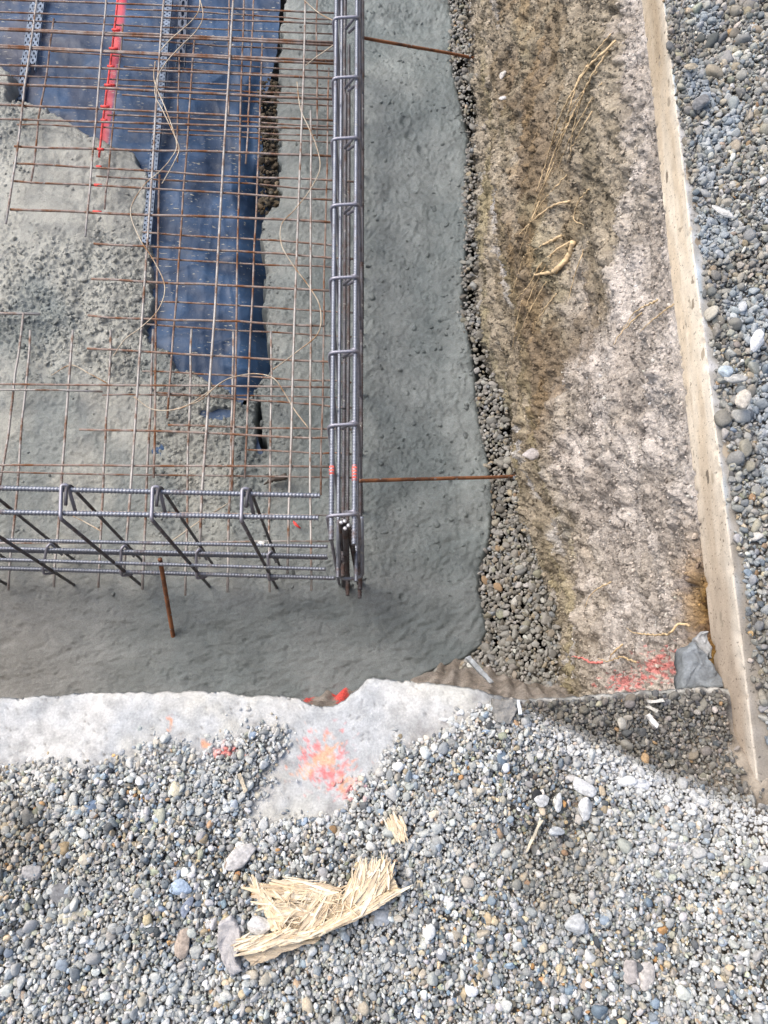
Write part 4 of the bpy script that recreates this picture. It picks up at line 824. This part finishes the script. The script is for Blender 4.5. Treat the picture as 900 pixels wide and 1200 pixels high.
chunk('concrete_chunk', [(254, 1100), (258, 1080), (268, 1074), (280, 1090), (284, 1108), (276, 1122), (282, 1140), (270, 1146), (258, 1125)], 1.456, .028, (.44, .42, .41), 'flat grey mortar chunk at the left end of the splintered wood', 'concrete chunk')
chunk('concrete_chunk', [(576, 832), (580, 818), (600, 820), (606, 832), (598, 848), (582, 846)], 1.475, .03, (.27, .26, .24), 'brownish mortar block on the broken pavement edge', 'concrete chunk')
chunk('wood_batten', [(546, 771), (550, 768), (578, 798), (574, 801)], 2.62, .02, (.36, .39, .42), 'thin pale batten on the ribbed soil at the footing corner', 'batten')
chunk('plastic_strip', [(606, 820), (610, 820), (611.5, 838), (607.5, 838)], 1.475, .006, (.66, .69, .70), 'small white plastic strip beside the brownish mortar block', 'plastic strip')
chunk('wood_chip', [(757, 838), (762, 836), (774, 850), (770, 854)], 1.52, .008, (.66, .64, .60), 'white chip lying in the dark gravel', 'wood chip', group='pale chips in the damp gravel')
chunk('wood_chip', [(758, 820), (778, 819), (780, 823), (760, 824)], 1.545, .006, (.66, .64, .58), 'upper of two white slivers at the low pavement edge', 'wood chip', group='pale chips in the damp gravel')
chunk('wood_chip', [(756, 828), (762, 827), (772, 832), (770, 835)], 1.54, .006, (.60, .57, .50), 'lower of two white slivers at the low pavement edge', 'wood chip', group='pale chips in the damp gravel')
chunk('wood_chip', [(616, 1000), (619, 998), (634, 966), (636, 962), (632, 962), (622, 984)], 1.462, .006, (.58, .52, .40), 'thin pale wood sliver lying on the near gravel', 'wood chip')
chunk('wood_chip', [(278, 908), (282, 906), (290, 926), (286, 930)], 1.475, .006, (.56, .48, .36), 'tiny tan wood sliver beside the pink paint patch', 'wood chip')

# ------------------------------------------------------------------ splintered wood
def splinters(mb, poly, n, dirs, l0, l1, dep, w=.0022, lift=.012, sig=8):
    P_ = np.array(poly, float); k = 0
    while k < n:
        x = RNG.uniform(P_[:, 0].min(), P_[:, 0].max()); y = RNG.uniform(P_[:, 1].min(), P_[:, 1].max())
        if sdf([tuple(p) for p in P_], np.array([x]), np.array([y]))[0] > 0: continue
        k += 1; a = math.radians(random.choice(dirs)+RNG.normal(0, sig)); L = RNG.uniform(l0, l1)
        c = at(x, y, dep); c[2] += RNG.uniform(0, lift); e = np.array([math.cos(a), math.sin(a), RNG.normal(0, .10)]); e /= np.linalg.norm(e)
        s = np.cross(e, [0, 0, 1.]); s /= np.linalg.norm(s); ww = w*RNG.uniform(.3, 1.5); u = np.cross(s, e)
        q = [c-e*L/2+s*ww*.3, c-e*L/2-s*ww*.3, c-s*ww+u*.001, c+e*L/2-s*ww*.15, c+e*L/2+s*ww*.15, c+s*ww+u*.001]
        V = np.array(q+[v-u*ww*.7 for v in q]); i = np.arange(6); j = (i+1) % 6
        col = np.array(random.choice([(.74, .61, .43), (.70, .56, .38), (.80, .69, .52), (.58, .46, .32), (.82, .73, .57), (.76, .64, .46)]))*RNG.uniform(.85, 1.1)
        mb.add(V, np.stack([i, 6+i, 6+j, j], 1), np.array([[0, 1, 2, 3, 4, 5], [11, 10, 9, 8, 7, 6]]), col=np.clip(col, 0, .85))
def board(name, poly, dep, thick, m, root, drops):
    P_ = np.array([at(x, y, dep+dr) for (x, y), dr in zip(poly, drops)]); dense = []
    n = len(P_)
    for i in range(n):
        for t in np.linspace(0, 1, 7, endpoint=False): dense.append(P_[i]*(1-t)+P_[(i+1) % n]*t+RNG.normal(0, .0012, 3))
    d_ = np.array(dense); k_ = len(d_); c_ = d_.mean(0); V = np.vstack([d_, c_+(d_-c_)*.6+RNG.normal(0, .0002, d_.shape), c_, d_-[0, 0, thick]]); i = np.arange(k_); j = (i+1) % k_
    MB().add(V, np.stack([i, j, k_+j, k_+i], 1), np.stack([k_+i, k_+j, np.full(k_, 2*k_)], 1), np.stack([2*k_+1+i, 2*k_+1+j, j, i], 1)).build(name, m, root, sm=False)
g = thing('wood_fragment', at(370, 1075, 1.485), 'large splintered pale wood fragment lying on the near gravel', 'wood')
board('board', [(405, 1040), (440, 1022), (462, 1030), (471, 1048), (440, 1066), (395, 1088), (378, 1091), (384, 1072), (398, 1058)], 1.455, .014, M['wood'], g, [-.004, -.008, -.008, -.004, .004, .006, .006, -.003, -.004])
board('board', [(292, 1036), (305, 1042), (345, 1040), (388, 1044), (400, 1062), (372, 1086), (340, 1094), (318, 1090), (308, 1066)], 1.462, .012, M['wood'], g, [0]*9)
board('board', [(276, 1104), (300, 1100), (345, 1086), (378, 1090), (376, 1102), (330, 1118), (296, 1132), (284, 1120)], 1.462, .012, M['oldwood'], g, [0]*8)
mb = MB()
splinters(mb, [(384, 1084), (402, 1070), (440, 1054), (462, 1044), (462, 1050), (436, 1066), (396, 1086)], 70, [28], .04, .10, 1.4475, .0040, .004, 3)
splinters(mb, [(398, 1058), (412, 1030), (440, 1020), (458, 1030), (452, 1044), (420, 1058)], 60, [62, 70], .025, .06, 1.4475, .0040, .006, 8)
splinters(mb, [(412, 1026), (422, 1010), (436, 1012), (448, 1007), (458, 1018), (462, 1030), (440, 1030)], 46, [66, 78, 90], .02, .045, 1.446, .0024, .006, 7)
splinters(mb, [(298, 1044), (320, 1036), (350, 1036), (392, 1042), (394, 1054), (356, 1072), (322, 1080), (312, 1064)], 75, [12, -8], .03, .075, 1.4555, .0042, .005, 7)
splinters(mb, [(300, 1044), (312, 1044), (330, 1078), (320, 1084)], 26, [-55, -62], .03, .07, 1.4545, .0036, .004, 6)
splinters(mb, [(350, 1076), (372, 1048), (392, 1046), (384, 1076), (366, 1086)], 34, [55, 64], .025, .06, 1.4535, .0034, .005, 7)
splinters(mb, [(280, 1106), (310, 1094), (372, 1087), (372, 1096), (320, 1108), (292, 1118)], 60, [18], .03, .075, 1.4545, .0034, .004, 6)
splinters(mb, [(276, 1104), (288, 1096), (298, 1106), (288, 1116)], 18, [8, 25], .015, .035, 1.4535, .0020, .006, 10)
splinters(mb, [(330, 1034), (345, 1028), (370, 1033), (395, 1039), (370, 1044), (340, 1042)], 26, [-8], .025, .06, 1.453, .0026, .005, 6)
splinters(mb, [(310, 1050), (390, 1045), (450, 1030), (440, 1056), (380, 1080), (330, 1086)], 46, [20, 60, -30, 85], .015, .035, 1.4455, .0013, .006, 14)
o = mb.build('splinters', M['splint'], g, sm=False); o['kind'] = 'stuff'
g = thing('wood_fragment', at(466, 975, 1.48), 'small tuft of pale wood shavings on the near gravel', 'wood')
mb = MB(); splinters(mb, [(452, 966), (460, 960), (472, 962), (476, 975), (474, 988), (462, 978)], 70, [-58, -66], .014, .032, 1.468, .0024, .006, 9)
o = mb.build('splinters', M['splint'], g, sm=False); o['kind'] = 'stuff'

# ------------------------------------------------------------------ light, sky, camera
w = bpy.data.worlds.new('World'); S.world = w; w.use_nodes = True; nt = w.node_tree; sky = nt.nodes.new('ShaderNodeTexSky'); sky.sky_type = 'NISHITA'; sky.sun_disc = False
sd_ = Vector((-.62, .34, 1.0)).normalized()     # towards the sun
sky.sun_elevation = math.asin(sd_.z); sky.sun_rotation = math.atan2(sd_.x, sd_.y); sky.air_density = 1.0; sky.dust_density = 4.0; sky.ozone_density = .6
bg = nt.nodes['Background']; bg.inputs[1].default_value = .132; nt.links.new(sky.outputs[0], bg.inputs[0])
sl = bpy.data.lights.new('sun', 'SUN'); sl.energy = 1.35; sl.angle = math.radians(50); sl.color = (1., .96, .89)
so_ = bpy.data.objects.new('sun', sl); COL.objects.link(so_); so_.rotation_euler = sd_.to_track_quat('Z', 'Y').to_euler(); so_.location = (-3, 3, 6)
cam = bpy.data.cameras.new('camera'); cam.sensor_fit = 'VERTICAL'; cam.sensor_height = 24; cam.lens = 24*F/1200; cam.clip_start = .02; cam.clip_end = 1000
co_ = bpy.data.objects.new('camera', cam); COL.objects.link(co_)
mw = Matrix([[*R[0], 0], [*R[1], 0], [*R[2], CAMH], [0, 0, 0, 1]]); co_.matrix_world = mw; S.camera = co_
vs_ = S.view_settings; vs_.view_transform = 'Standard'; vs_.look = 'None'; vs_.gamma = 1; vs_.use_curve_mapping = False; vs_.exposure = .90
S.cycles.max_bounces = 6; S.cycles.diffuse_bounces = 4
